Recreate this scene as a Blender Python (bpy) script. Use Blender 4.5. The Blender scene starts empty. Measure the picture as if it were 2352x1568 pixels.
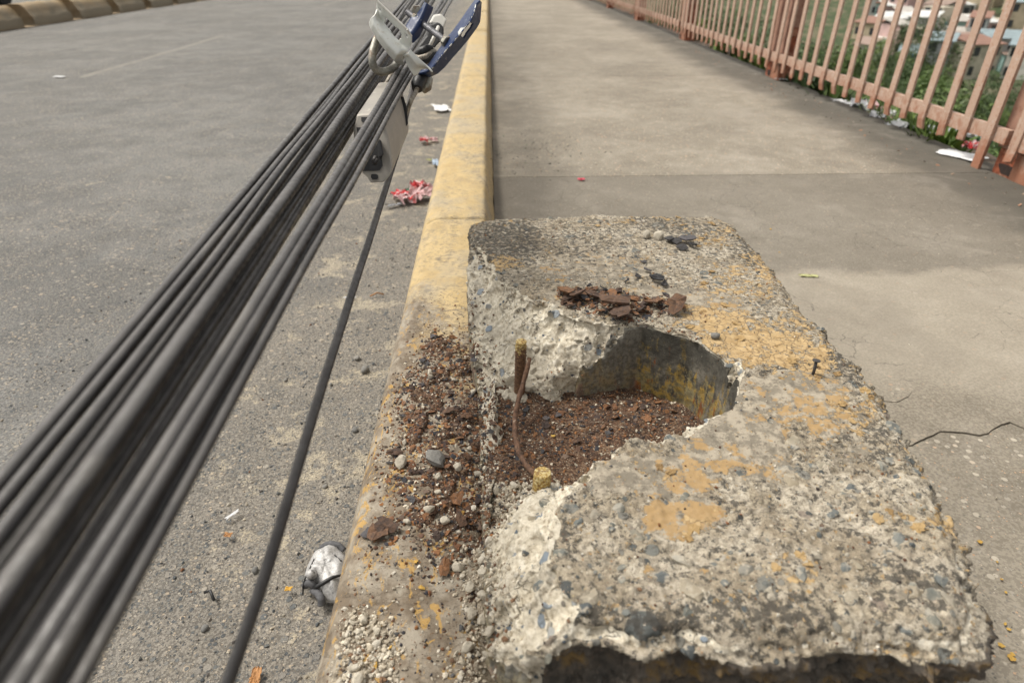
import bpy, math, random
import numpy as np
from mathutils import Vector, Matrix
from mathutils.bvhtree import BVHTree
rng = np.random.default_rng(7); random.seed(7)
sc = bpy.context.scene; COL = sc.collection

# ------------------------------------------------------------------ camera, sky, sun, exposure
F = 1435.5; CX, CY = 1176.0, 784.0; PITCH = math.radians(31.57); CAMZ = 1.0
YAW = math.atan((1121 - CX) / F * math.cos(PITCH))
cd = bpy.data.cameras.new('camera'); cam = bpy.data.objects.new('camera', cd); COL.objects.link(cam)
cam.location = (0, 0, CAMZ); cam.rotation_euler = (math.pi / 2 - PITCH, 0, YAW)
cd.lens = 36 * F / 2352; cd.sensor_width = 36; cd.clip_start = 0.02; cd.clip_end = 3000
cd.dof.use_dof = True; cd.dof.focus_distance = 1.12; cd.dof.aperture_fstop = 4.4
sc.camera = cam
world = bpy.data.worlds.new('World'); sc.world = world; world.use_nodes = True
wn = world.node_tree; wn.nodes.clear()
sky = wn.nodes.new('ShaderNodeTexSky'); sky.sky_type = 'NISHITA'; sky.sun_disc = False
sky.sun_elevation = math.radians(58); sky.sun_rotation = math.radians(-70); sky.air_density = 1.0; sky.dust_density = 4.0
hs = wn.nodes.new('ShaderNodeHueSaturation'); hs.inputs['Saturation'].default_value = 0.16
bg = wn.nodes.new('ShaderNodeBackground'); bg.inputs['Strength'].default_value = 0.112
tn = wn.nodes.new('ShaderNodeMixRGB'); tn.blend_type = 'MULTIPLY'; tn.inputs[0].default_value = 1; tn.inputs[2].default_value = (1.0, .972, .915, 1)
wo = wn.nodes.new('ShaderNodeOutputWorld')
wn.links.new(sky.outputs[0], hs.inputs['Color']); wn.links.new(hs.outputs[0], tn.inputs[1]); wn.links.new(tn.outputs[0], bg.inputs[0]); wn.links.new(bg.outputs[0], wo.inputs[0])
sd = bpy.data.lights.new('sun', 'SUN'); sd.energy = 1.5; sd.angle = math.radians(13); sd.color = (1, .95, .87)
so = bpy.data.objects.new('sun', sd); COL.objects.link(so); so.rotation_euler = (math.radians(30), 0, math.radians(-115))
so.location = (0, 0, 30)
sc.view_settings.view_transform = 'Standard'; sc.view_settings.look = 'None'; sc.view_settings.gamma = 1
sc.view_settings.use_curve_mapping = False; sc.view_settings.exposure = 0.78

# ------------------------------------------------------------------ pixel to world (v = 2352 px wide reading of the photo)
RM = np.array(cam.rotation_euler.to_matrix())
def ray(u, v):
    return RM @ np.array([(u - CX) / F, (CY - v) / F, -1.0])
def onz(u, v, z):
    d = ray(u, v); return np.array([0, 0, CAMZ]) + d * ((z - CAMZ) / d[2])
def onx(u, v, x):
    d = ray(u, v); return np.array([0, 0, CAMZ]) + d * (x / d[0])
def at(u, v, dep): return np.array([0, 0, CAMZ]) + ray(u, v) * dep
K = 2352 / 4096
def px(x, y, dep): return at(x * K, y * K, dep)
def xy(pts, z): return np.array([onz(u, v, z)[:2] for u, v in pts])

# ------------------------------------------------------------------ numpy noise
def _h(i, j, k, s):
    n = (i * 374761393 + j * 668265263 + k * 2147483647 + s * 1274126177) & 0xFFFFFFFF
    n = ((n ^ (n >> 13)) * 1274126177) & 0xFFFFFFFF
    n = ((n ^ (n >> 15)) * 2246822519) & 0xFFFFFFFF
    return ((n ^ (n >> 16)) & 0xFFFF) / 65535.0
def vn(p, s=0):
    i = np.floor(p).astype(np.int64); f = p - i; u = f * f * (3 - 2 * f); r = 0
    for a in (0, 1):
        for b in (0, 1):
            for c in (0, 1):
                w = (u[..., 0] if a else 1 - u[..., 0]) * (u[..., 1] if b else 1 - u[..., 1]) * (u[..., 2] if c else 1 - u[..., 2])
                r = r + w * _h(i[..., 0] + a, i[..., 1] + b, i[..., 2] + c, s)
    return r * 2 - 1
def fbm(p, s=0, o=4, g=.5):
    r = 0; a = 1
    for k in range(o): r = r + a * vn(p * 2.03 ** k, s + k); a *= g
    return r
def worley(p, s=0):
    i = np.floor(p).astype(np.int64); best = np.full(p.shape[:-1], 9.0); idv = np.zeros(p.shape[:-1])
    for a in (-1, 0, 1):
        for b in (-1, 0, 1):
            for c in (-1, 0, 1):
                q = i + np.array([a, b, c]); g = [_h(q[..., 0], q[..., 1], q[..., 2], s + t) for t in (1, 2, 3, 4)]
                d = np.sqrt((q[..., 0] + g[0] - p[..., 0]) ** 2 + (q[..., 1] + g[1] - p[..., 1]) ** 2 + (q[..., 2] + g[2] - p[..., 2]) ** 2)
                m = d < best; best = np.where(m, d, best); idv = np.where(m, g[3], idv)
    return best, idv
def sm(a, b, x):
    t = np.clip((x - a) / (b - a), 0, 1); return t * t * (3 - 2 * t)
def poly_sdf(X, Y, poly):
    d = np.full(X.shape, 1e9); ins = np.zeros(X.shape, bool); n = len(poly)
    for i in range(n):
        x0, y0 = poly[i]; x1, y1 = poly[(i + 1) % n]; ex, ey = x1 - x0, y1 - y0
        t = np.clip(((X - x0) * ex + (Y - y0) * ey) / (ex * ex + ey * ey + 1e-12), 0, 1)
        d = np.minimum(d, (X - x0 - t * ex) ** 2 + (Y - y0 - t * ey) ** 2)
        c = ((y0 > Y) != (y1 > Y)) & (X < (x1 - x0) * (Y - y0) / (y1 - y0 + 1e-12) + x0); ins ^= c
    return np.where(ins, -1, 1) * np.sqrt(d)

# ------------------------------------------------------------------ mesh and object helpers
def mesh(name, V, Fc, smooth=False, attrs=None, mats=None, midx=None):
    me = bpy.data.meshes.new(name)
    V = np.asarray(V, dtype=np.float32)
    if isinstance(Fc, np.ndarray):
        n, k = Fc.shape; me.vertices.add(len(V)); me.vertices.foreach_set('co', V.ravel())
        me.loops.add(n * k); me.loops.foreach_set('vertex_index', Fc.astype(np.int32).ravel())
        me.polygons.add(n); me.polygons.foreach_set('loop_start', np.arange(0, n * k, k, dtype=np.int32))
        me.update(calc_edges=True)
    else:
        me.from_pydata(V.tolist(), [], [list(map(int, f)) for f in Fc]); me.update()
    me.polygons.foreach_set('use_smooth', np.full(len(me.polygons), smooth))
    for k_, v_ in (attrs or {}).items():
        v_ = np.asarray(v_, dtype=np.float32)
        if v_.ndim == 2:
            a = me.attributes.new(k_, 'FLOAT_COLOR', 'POINT'); a.data.foreach_set('color', np.c_[v_, np.ones(len(v_))].astype(np.float32).ravel())
        else:
            a = me.attributes.new(k_, 'FLOAT', 'POINT'); a.data.foreach_set('value', v_)
    for m in (mats if isinstance(mats, (list, tuple)) else [mats]):
        if m: me.materials.append(m)
    if midx is not None: me.polygons.foreach_set('material_index', np.asarray(midx, dtype=np.int32))
    return me
def obj(name, me, parent=None, label=None, cat=None, group=None, kind=None, loc=None, rot=None):
    o = bpy.data.objects.new(name, me); COL.objects.link(o)
    if parent: o.parent = parent
    if label: o['label'] = label
    if cat: o['category'] = cat
    if group: o['group'] = group
    if kind: o['kind'] = kind
    if loc is not None: o.location = [float(c) for c in loc]
    if rot is not None: o.rotation_euler = [float(c) for c in rot]
    return o
class MB:
    def __init__(s): s.v = []; s.f = []; s.m = []
    def add(s, V, Fc, m=0):
        b = len(s.v); s.v += [tuple(map(float, p)) for p in V]; s.f += [tuple(int(i) + b for i in f) for f in Fc]; s.m += [m] * len(Fc); return s
    def box(s, a, b, m=0, M=None):
        (x0, y0, z0), (x1, y1, z1) = a, b
        V = [(x, y, z) for x in (x0, x1) for y in (y0, y1) for z in (z0, z1)]
        if M is not None: V = [M @ Vector(v) for v in V]
        return s.add(V, [(0, 1, 3, 2), (4, 6, 7, 5), (0, 4, 5, 1), (2, 3, 7, 6), (0, 2, 6, 4), (1, 5, 7, 3)], m)
    def tube(s, P, r, n=12, m=0, caps=True, sq=None):
        P = [np.array(p, float) for p in P]; R = r if hasattr(r, '__len__') else [r] * len(P); V = []; Fc = []
        t = P[1] - P[0]; t /= np.linalg.norm(t); u = np.cross(t, [0, 0, 1] if abs(t[2]) < .9 else [1, 0, 0]); u /= np.linalg.norm(u)
        for i, p in enumerate(P):
            t = P[min(i + 1, len(P) - 1)] - P[max(i - 1, 0)]; t /= np.linalg.norm(t); u = u - t * (u @ t); u /= np.linalg.norm(u); w = np.cross(t, u)
            for k in range(n):
                a = 2 * math.pi * k / n; q = R[i] * (sq(a, i) if sq else 1); V.append(p + q * (math.cos(a) * u + math.sin(a) * w))
        for i in range(len(P) - 1):
            for k in range(n): Fc.append((i * n + k, i * n + (k + 1) % n, (i + 1) * n + (k + 1) % n, (i + 1) * n + k))
        if caps: Fc += [tuple(range(n))[::-1], tuple(range((len(P) - 1) * n, len(P) * n))]
        return s.add(V, Fc, m)
    def me(s, name, mats, smooth=False): return mesh(name, s.v, s.f, smooth, None, mats, s.m)
def empty(name, loc, label, cat, group=None):
    return obj(name, None, None, label, cat, group, loc=loc)
def at_world(o, parent):   # part meshes are built in world coordinates, parent sits at its base
    o.matrix_parent_inverse = parent.matrix_basis.inverted(); return o
def bevel(o, w, seg=2):
    m = o.modifiers.new('bevel', 'BEVEL'); m.width = w; m.segments = seg; m.limit_method = 'ANGLE'; return o
def solid(o, th, off=0.0):
    m = o.modifiers.new('solid', 'SOLIDIFY'); m.thickness = th; m.offset = off; return o

# ------------------------------------------------------------------ materials
class NT:
    def __init__(s, name, rough=.85):
        s.m = bpy.data.materials.new(name); s.m.use_nodes = True; s.n = s.m.node_tree.nodes; s.l = s.m.node_tree.links
        s.b = s.n['Principled BSDF']; s.b.inputs['Roughness'].default_value = rough
        s.pos = s.n.new('ShaderNodeNewGeometry').outputs['Position']
    def lk(s, a, b):
        if isinstance(a, (int, float)): b.default_value = [a] * len(b.default_value) if hasattr(b.default_value, '__len__') else a
        elif isinstance(a, (tuple, list)): b.default_value = (*a, 1)[:4] if len(b.default_value) == 4 else a
        else: s.l.new(a, b)
    def mapv(s, scale, v=None):
        x = s.n.new('ShaderNodeMapping'); s.lk(v or s.pos, x.inputs[0]); x.inputs['Scale'].default_value = scale; return x.outputs[0]
    def noise(s, sc_, det=4, ro=.55, v=None, dist=0, col=False):
        x = s.n.new('ShaderNodeTexNoise'); x.inputs['Scale'].default_value = sc_; x.inputs['Detail'].default_value = det
        x.inputs['Roughness'].default_value = ro; x.inputs['Distortion'].default_value = dist; s.lk(v or s.pos, x.inputs['Vector']); return x.outputs['Color' if col else 'Fac']
    def vor(s, sc_, feat='F1', out='Distance', v=None, rnd=1):
        x = s.n.new('ShaderNodeTexVoronoi'); x.feature = feat; x.inputs['Scale'].default_value = sc_; x.inputs['Randomness'].default_value = rnd; s.lk(v or s.pos, x.inputs['Vector']); return x.outputs[out]
    def vor2(s, sc_, v=None):
        x = s.n.new('ShaderNodeTexVoronoi'); x.inputs['Scale'].default_value = sc_; s.lk(v or s.pos, x.inputs['Vector']); return x.outputs['Distance'], x.outputs['Color']
    def math(s, op, a, b=0, c=0, clamp=False):
        x = s.n.new('ShaderNodeMath'); x.operation = op; x.use_clamp = clamp
        for i, q in enumerate((a, b, c)): s.lk(q, x.inputs[i])
        return x.outputs[0]
    def step(s, a, lo, hi, o0=0, o1=1):
        x = s.n.new('ShaderNodeMapRange'); x.interpolation_type = 'SMOOTHSTEP'; s.lk(a, x.inputs[0]); s.lk(lo, x.inputs[1]); s.lk(hi, x.inputs[2]); x.inputs[3].default_value = o0; x.inputs[4].default_value = o1; return x.outputs[0]
    def mix(s, f, a, b, mode='MIX'):
        x = s.n.new('ShaderNodeMixRGB'); x.blend_type = mode; s.lk(f, x.inputs[0]); s.lk(a, x.inputs[1]); s.lk(b, x.inputs[2]); return x.outputs[0]
    def attr(s, name, out='Fac'):
        x = s.n.new('ShaderNodeAttribute'); x.attribute_name = name; return x.outputs[out]
    def sep(s, v=None):
        x = s.n.new('ShaderNodeSeparateXYZ'); s.lk(v or s.pos, x.inputs[0]); return x.outputs
    def ramp(s, f, stops, const=False):
        x = s.n.new('ShaderNodeValToRGB'); r = x.color_ramp
        if const: r.interpolation = 'CONSTANT'
        while len(r.elements) < len(stops): r.elements.new(1)
        for e, (p, c) in zip(r.elements, stops): e.position = p; e.color = (*c, 1)
        s.lk(f, x.inputs[0]); return x.outputs[0]
    def rnd(s): return s.n.new('ShaderNodeObjectInfo').outputs['Random']
    def bump(s, hgt, dist=.002, st=1, prev=None):
        x = s.n.new('ShaderNodeBump'); x.inputs['Strength'].default_value = st; x.inputs['Distance'].default_value = dist; s.lk(hgt, x.inputs['Height'])
        if prev: s.l.new(prev, x.inputs['Normal'])
        return x.outputs[0]
    def done(s, col=None, nrm=None, rough=None, metal=None):
        if col is not None: s.lk(col, s.b.inputs['Base Color'])
        if nrm is not None: s.l.new(nrm, s.b.inputs['Normal'])
        if rough is not None: s.lk(rough, s.b.inputs['Roughness'])
        if metal is not None: s.lk(metal, s.b.inputs['Metallic'])
        return s.m

def stones(t, v, scale, thr, base, hgt, cols, rmin=.25, rmax=.5):
    """stones shown in a binder: random voronoi cells become round pebbles"""
    d, c = t.vor2(scale, v); ch = t.sep(c)
    rad = t.step(ch[0], 0, 1, rmin, rmax)
    on = t.math('LESS_THAN', ch[1], thr)
    m = t.math('MULTIPLY', t.step(t.math('SUBTRACT', rad, d), 0, .07), on)
    return t.mix(m, base, t.ramp(ch[2], cols)), t.math('ADD', hgt, t.math('MULTIPLY', m, .5)), m
STONE_COLS = [(0, (.06, .065, .065)), (.25, (.14, .15, .14)), (.45, (.22, .21, .18)), (.65, (.3, .25, .18)), (.85, (.46, .42, .35)), (1, (.15, .1, .07))]

def mat_block():
    t = NT('weathered_concrete', .9)
    wob = t.noise(40, 2, .5, col=True)
    pw = t.mix(.012, t.pos, wob, 'ADD')
    g1 = t.noise(700, 3, .6); g2 = t.noise(120, 5, .65); g3 = t.noise(18, 3, .6); g4 = t.noise(6, 2)
    old = t.ramp(t.math('ADD', t.math('MULTIPLY', g2, .6), t.math('MULTIPLY', g1, .4)), [(.37, (.05, .043, .033)), (.42, (.18, .155, .118)), (.475, (.30, .262, .20)), (.53, (.42, .37, .29)), (.61, (.60, .54, .435))])
    nr = t.step(t.math('ADD', t.sep()[1], t.math('MULTIPLY', t.math('SUBTRACT', t.noise(8, 4, .6), .5), .5)), .75, .42)
    old = t.mix(t.math('MULTIPLY', nr, .35), old, t.mix(g2, (.36, .31, .24), (.66, .59, .47)))
    old = t.mix(t.step(g3, .44, .56, 0, .55), old, t.mix(1, old, (.68, .63, .54), 'MULTIPLY')); old = t.mix(t.step(t.noise(10, 6, .7), .5, .56, 0, .35), old, (.20, .155, .10))
    h = t.math('ADD', t.math('MULTIPLY', g2, .8), t.math('MULTIPLY', g1, .5))
    old, h, _ = stones(t, pw, 42, .26, old, h, STONE_COLS, .15, .5)
    old, h, _ = stones(t, pw, 26, .10, old, h, STONE_COLS, .12, .5)
    old, h, _ = stones(t, pw, 110, .18, old, h, STONE_COLS, .2, .5)
    old, h, _ = stones(t, pw, 260, .2, old, h, [(0, (.1, .1, .1)), (.5, (.45, .36, .22)), (.8, (.6, .56, .48)), (1, (.3, .16, .06))], .2, .5)
    # black growth in specks
    dk = t.math('MULTIPLY', t.step(t.math('ADD', t.noise(95, 6, .75), t.math('MULTIPLY', t.attr('dark'), .12)), .535, .585), .85)
    old = t.mix(dk, old, (.055, .05, .042))
    fr = t.ramp(g2, [(.34, (.30, .25, .18)), (.42, (.50, .44, .335)), (.50, (.62, .56, .445)), (.57, (.70, .64, .52)), (.65, (.78, .73, .62))])
    fr = t.mix(t.step(g3, .45, .58, 0, .35), fr, (.44, .40, .33))
    vk = t.vor(24, 'DISTANCE_TO_EDGE', v=t.mix(.06, t.pos, t.noise(26, 4, .6, col=True), 'ADD')); fck = t.math('MULTIPLY', t.step(vk, .03, .0), t.step(t.noise(10, 3), .5, .58))
    fr = t.mix(t.math('MULTIPLY', fck, .8), fr, (.1, .085, .06))
    hf = t.math('SUBTRACT', t.math('ADD', t.math('MULTIPLY', g2, .9), t.math('MULTIPLY', g1, .5)), t.math('MULTIPLY', fck, .6))
    fr, hf, _ = stones(t, pw, 48, .16, fr, hf, [(0, (.12, .15, .18)), (.4, (.25, .29, .33)), (.8, (.35, .35, .33)), (1, (.14, .13, .12))], .2, .5)
    fr, hf, _ = stones(t, pw, 150, .12, fr, hf, [(0, (.1, .12, .14)), (.5, (.3, .32, .33)), (1, (.2, .17, .13))], .2, .45)
    fm = t.step(t.math('ADD', t.attr('fresh'), t.math('MULTIPLY', t.math('SUBTRACT', g2, .5), .6)), .45, .55)
    col = t.mix(fm, old, fr); hh = t.mix(fm, h, hf)
    # grey film and ochre paint, chipped
    n1 = t.noise(26, 8, .68, dist=.6); n2 = t.noise(75, 6, .7)
    nn = t.math('ADD', t.math('MULTIPLY', n1, .65), t.math('MULTIPLY', n2, .35))
    gm = t.step(t.math('ADD', nn, t.math('MULTIPLY', t.attr('film'), .30)), .575, .585)
    gm = t.math('MULTIPLY', gm, t.math('SUBTRACT', 1, fm))
    gcol = t.mix(t.step(t.noise(42, 8, .72), .44, .56), (.35, .305, .235), (.195, .17, .13)); gcol = t.mix(t.step(t.noise(150, 5, .7), .56, .62, 0, .7), gcol, (.12, .1, .075))
    gcol = t.mix(t.step(t.math('ADD', t.noise(38, 6, .7), t.math('MULTIPLY', t.attr('tint'), .16)), .56, .60, 0, .8), gcol, (.37, .235, .095))
    col = t.mix(gm, col, gcol)
    n3 = t.noise(34, 8, .7, dist=.8, v=t.mapv((1, 1, 1.3)))
    n4 = t.noise(110, 4, .7)
    ym = t.step(t.math('ADD', t.math('ADD', t.math('MULTIPLY', n3, .55), t.math('MULTIPLY', n4, .45)), t.math('MULTIPLY', t.attr('paint'), .20)), .632, .640)
    ym = t.math('MULTIPLY', ym, t.math('SUBTRACT', 1, fm))
    crack = t.step(t.vor(55, 'DISTANCE_TO_EDGE', v=t.mix(.02, t.pos, t.noise(60, 3, col=True), 'ADD')), .0, .045)
    ycol = t.mix(t.step(t.noise(60, 4, .6), .3, .7), (.36, .245, .115), (.48, .345, .18))
    ycol = t.mix(t.step(g1, .55, .75, 0, .5), ycol, (.2, .15, .09))
    ycol = t.mix(t.math('MULTIPLY', t.math('SUBTRACT', 1, crack), .7), ycol, (.1, .07, .045))
    col = t.mix(ym, col, ycol)
    hh = t.mix(gm, hh, t.math('ADD', 1.0, t.math('MULTIPLY', g3, .3)))
    hh = t.mix(ym, hh, t.math('ADD', 1.35, t.math('MULTIPLY', crack, .25)))
    # pole socket wall: smooth dark cast face with ochre and rust runs
    sv = t.mapv((1, 1, .25)); s1 = t.math('ADD', t.math('MULTIPLY', t.noise(55, 6, .7, v=sv), .6), t.math('MULTIPLY', t.noise(45, 6, .75), .4)); z = t.sep()[2]
    scol = t.ramp(t.noise(22, 6, .65), [(.38, (.05, .046, .036)), (.5, (.125, .115, .092)), (.62, (.25, .23, .185))])
    low = t.step(z, .41, .31)
    ry = t.step(t.math('ADD', s1, t.math('MULTIPLY', low, .13)), .56, .62, 0, .85)
    scol = t.mix(ry, scol, t.mix(t.step(t.noise(70, 4), .4, .6), (.40, .26, .05), (.26, .22, .11)))
    rr = t.step(t.math('ADD', t.noise(45, 5, .65, v=sv), t.math('MULTIPLY', t.step(z, .34, .29), .13)), .645, .69, 0, .85)
    scol = t.mix(rr, scol, (.26, .075, .015))
    xl = t.step(t.sep()[0], .268, .276); scol = t.mix(t.math('MULTIPLY', t.math('SUBTRACT', 1, xl), .6), scol, t.mix(t.noise(50, 6, .7), (.12, .115, .10), (.32, .30, .255))); scol = t.mix(t.math('MULTIPLY', t.step(z, .36, .40), t.math('MULTIPLY', xl, .7)), scol, (.055, .052, .042))
    smk = t.step(t.math('ADD', t.attr('sock'), t.math('MULTIPLY', t.math('SUBTRACT', t.noise(40, 5, .7), .5), .5)), .45, .55)
    col = t.mix(smk, col, scol); hh = t.mix(smk, hh, t.math('ADD', t.math('MULTIPLY', g2, .7), t.math('MULTIPLY', g1, .4))); col = t.mix(t.math('MULTIPLY', smk, t.step(g2, .42, .55, .45, 0)), col, (.03, .028, .022))
    # front face: its shade painted into the colour, with ochre patches
    gr = t.step(t.math('ADD', t.attr('front_shade'), t.math('MULTIPLY', t.math('SUBTRACT', g3, .5), .5)), .4, .62)
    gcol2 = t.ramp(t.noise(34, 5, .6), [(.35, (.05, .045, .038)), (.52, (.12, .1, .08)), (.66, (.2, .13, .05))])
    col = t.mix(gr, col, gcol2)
    sp = t.step(t.noise(330, 2, .5), .66, .72, 0, .55)
    col = t.mix(sp, col, t.ramp(g3, [(.3, (.6, .56, .48)), (.5, (.14, .12, .1)), (.7, (.3, .12, .04))]))
    n = t.bump(hh, .0026, 1); return t.done(col, n, .92)

def mat_kerb():
    t = NT('kerb_paint', .8); s = t.sep()
    g = t.noise(9, 4, .6); f = t.noise(140, 5, .7); fine = t.noise(420, 3, .6); st_ = t.noise(30, 5, .65, v=t.mapv((1, .35, 1)))
    y = t.ramp(g, [(.3, (.45, .325, .15)), (.5, (.53, .395, .195)), (.7, (.48, .38, .23))])
    worn = t.step(t.math('ADD', t.math('MULTIPLY', f, .6), t.math('MULTIPLY', st_, .4)), .47, .6, 0, .62)
    y = t.mix(worn, y, (.30, .245, .165))
    blk = t.step(t.math('ADD', t.noise(75, 7, .8, dist=.6, v=t.mapv((.8, 1.6, 1))), t.math('MULTIPLY', t.math('SUBTRACT', g, .5), .25)), .53, .61, 0, .8)
    y = t.mix(blk, y, (.17, .145, .11))
    y = t.mix(t.step(t.noise(3, 4, .6), .5, .62, 0, .35), y, (.36, .33, .27))
    grey = t.ramp(t.math('ADD', t.math('MULTIPLY', t.noise(25, 5, .6), .6), t.math('MULTIPLY', st_, .4)), [(.42, (.15, .115, .078)), (.49, (.235, .195, .145)), (.56, (.32, .28, .22))]); grey = t.mix(t.step(t.noise(14, 7, .7), .5, .56, 0, .5), grey, (.17, .125, .08))
    near = t.step(t.math('ADD', t.math('ADD', s[1], t.math('MULTIPLY', s[0], 1.6)), t.math('MULTIPLY', t.math('SUBTRACT', t.noise(7, 4, .6), .5), .9)), 1.55, .75)
    side = t.step(s[0], -.15, -.02, 0, .5)
    film = t.step(t.math('ADD', near, t.math('MULTIPLY', t.math('SUBTRACT', f, .5), .6)), .35, .75)
    c = t.mix(film, y, grey)
    pt = t.step(t.noise(24, 8, .72, dist=1.2, v=t.mapv((1.6, .8, 1))), .55, .58)
    c = t.mix(t.math('MULTIPLY', t.math('MULTIPLY', pt, film), .8), c, t.mix(fine, (.5, .27, .04), (.4, .27, .1)))
    low = t.step(s[2], .22, .13); lft = t.step(s[0], -.2, -.225)
    c = t.mix(t.math('MULTIPLY', low, lft), c, (.2, .175, .14))
    c = t.mix(t.step(fine, .6, .75, 0, .35), c, (.12, .1, .08))
    h = t.math('ADD', t.math('MULTIPLY', f, .8), t.math('MULTIPLY', fine, .4)); h = t.math('SUBTRACT', h, t.math('MULTIPLY', blk, .5)); h = t.math('ADD', h, t.math('MULTIPLY', st_, 1.0))
    return t.done(c, t.bump(h, .0016, .8))

def mat_road():
    t = NT('asphalt', .9); s = t.sep()
    big = t.noise(.7, 4, .55); mid = t.noise(4, 5, .6); f = t.noise(180, 4, .7); ff = t.noise(500, 2, .6)
    c = t.ramp(t.math('ADD', t.math('MULTIPLY', big, .5), t.math('MULTIPLY', mid, .5)), [(.43, (.125, .122, .116)), (.5, (.17, .166, .158)), (.57, (.23, .225, .212))])
    dust = t.step(t.math('ADD', s[0], t.math('MULTIPLY', t.math('SUBTRACT', mid, .5), 1.6)), -1.15, -.5)
    c = t.mix(t.math('MULTIPLY', dust, .8), c, t.mix(t.noise(11, 5, .65), (.19, .165, .13), (.30, .26, .205)))
    h = t.math('ADD', t.math('MULTIPLY', f, .7), t.math('MULTIPLY', ff, .3))
    c = t.mix(t.step(f, .43, .57), t.mix(.5, c, (.05, .047, .043)), t.mix(.28, c, (.36, .34, .30)))
    RC = [(0, (.07, .075, .078)), (.35, (.135, .14, .137)), (.6, (.24, .22, .19)), (.8, (.36, .325, .27)), (1, (.42, .34, .25))]
    c, h, m1 = stones(t, None, 62, .42, c, h, RC, .2, .5)
    c, h, m2 = stones(t, None, 135, .6, c, h, RC, .2, .55)
    c, h, m2 = stones(t, None, 260, .5, c, h, RC, .2, .55)
    sand = t.step(t.math('ADD', t.noise(6, 7, .72), t.math('MULTIPLY', dust, .10)), .635, .69, 0, .75)
    c = t.mix(t.math('MULTIPLY', sand, t.step(t.noise(260, 2), .4, .55)), c, (.5, .43, .31))
    sp = t.step(t.noise(5, 3, .6, v=t.mapv((.5, .12, 1))), .62, .7, 0, .3)
    c = t.mix(sp, c, (.13, .125, .12))
    ln = t.math('MULTIPLY', t.step(t.math('ABSOLUTE', t.math('SUBTRACT', s[0], -4.0)), .05, .03), t.step(t.math('PINGPONG', t.math('SUBTRACT', s[1], 3.3), 5.3), 3.35, 3.45))
    ln = t.math('MULTIPLY', ln, t.step(t.noise(40, 5, .7),   .42, .56, 0, .5)); c = t.mix(ln, c, (.42, .38, .31))
    return t.done(c, t.bump(h, .0045, 1))

def mat_walk():
    t = NT('pavement_concrete', .9); s = t.sep()
    big = t.noise(1.3, 5, .6); mid = t.noise(9, 5, .62); f = t.noise(160, 4, .65); ff = t.noise(600, 2, .6)
    c = t.ramp(t.math('ADD', t.math('MULTIPLY', big, .6), t.math('MULTIPLY', mid, .4)), [(.40, (.195, .168, .128)), (.5, (.25, .218, .168)), (.60, (.315, .278, .222))])
    c = t.mix(1, c, t.ramp(t.attr('tone'), [(0, (.7, .7, .7)), (1, (1, 1, 1))]), 'MULTIPLY')
    c = t.mix(t.step(f, .44, .56), t.mix(.25, c, (.07, .06, .05)), t.mix(.12, c, (.5, .46, .38)))
    wy_ = t.math('ADD', s[1], t.math('MULTIPLY', t.math('SUBTRACT', t.noise(2.5, 6, .65), .5), .35)); band = t.math('MULTIPLY', t.step(wy_, 1.78, 1.86), t.step(s[1], 2.866, 2.86)); c = t.mix(t.math('MULTIPLY', band, .5), c, (.135, .121, .099)); pale = t.math('MULTIPLY', t.step(wy_, 1.86, 1.78), t.step(wy_, 1.05, 1.3)); c = t.mix(t.math('MULTIPLY', pale, .35), c, (.40, .355, .285))
    h = t.math('ADD', t.math('MULTIPLY', f, .7), t.math('MULTIPLY', ff, .4))
    c2, h2, _ = stones(t, None, 60, .38, c, h, [(0, (.17, .155, .13)), (.4, (.3, .27, .22)), (.75, (.46, .41, .33)), (1, (.42, .27, .17))], .2, .4)
    c2, h2, _ = stones(t, None, 190, .4, c2, h2, [(0, (.14, .13, .11)), (.4, (.33, .3, .25)), (.8, (.45, .41, .34)), (1, (.42, .25, .14))], .2, .45)
    rg = t.attr('rough'); c = t.mix(rg, c, c2); h = t.mix(rg, h, h2)
    # hairline cracking
    vv = t.mix(.12, t.pos, t.noise(7, 4, .6, col=True), 'ADD')
    e = t.vor(8, 'DISTANCE_TO_EDGE', v=vv); ck = t.math('MULTIPLY', t.step(e, .012, .0), t.math('MULTIPLY', t.step(t.noise(2.2, 3), .46, .54), t.attr('hair')))
    c = t.mix(t.math('MULTIPLY', ck, .75), c, (.09, .08, .065)); h = t.math('SUBTRACT', h, t.math('MULTIPLY', ck, .8))
    # fence shadow painted into the colour; stain and painted shade beside the kerb
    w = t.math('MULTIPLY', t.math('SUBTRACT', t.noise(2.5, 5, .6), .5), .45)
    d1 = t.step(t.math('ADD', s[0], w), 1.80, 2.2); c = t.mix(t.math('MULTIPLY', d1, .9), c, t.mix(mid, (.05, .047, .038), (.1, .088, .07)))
    d2 = t.math('MULTIPLY', t.step(t.math('ADD', s[0], t.math('MULTIPLY', t.math('SUBTRACT', t.noise(3.2, 5, .65), .5), 1.1)), .42, -.02), t.step(s[1], 2.4, 4.2, .55, 1))
    c = t.mix(t.math('MULTIPLY', d2, .55), c, (.1, .085, .065))
    st = t.step(t.noise(1.9, 7, .7, dist=.3), .46, .68, 0, .32); c = t.mix(st, c, (.15, .13, .105))
    lt = t.step(t.noise(3.4, 7, .74, dist=.3), .50, .70, 0, .22); c = t.mix(lt, c, (.42, .38, .32))
    return t.done(c, t.bump(h, .0016, .7))

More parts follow.
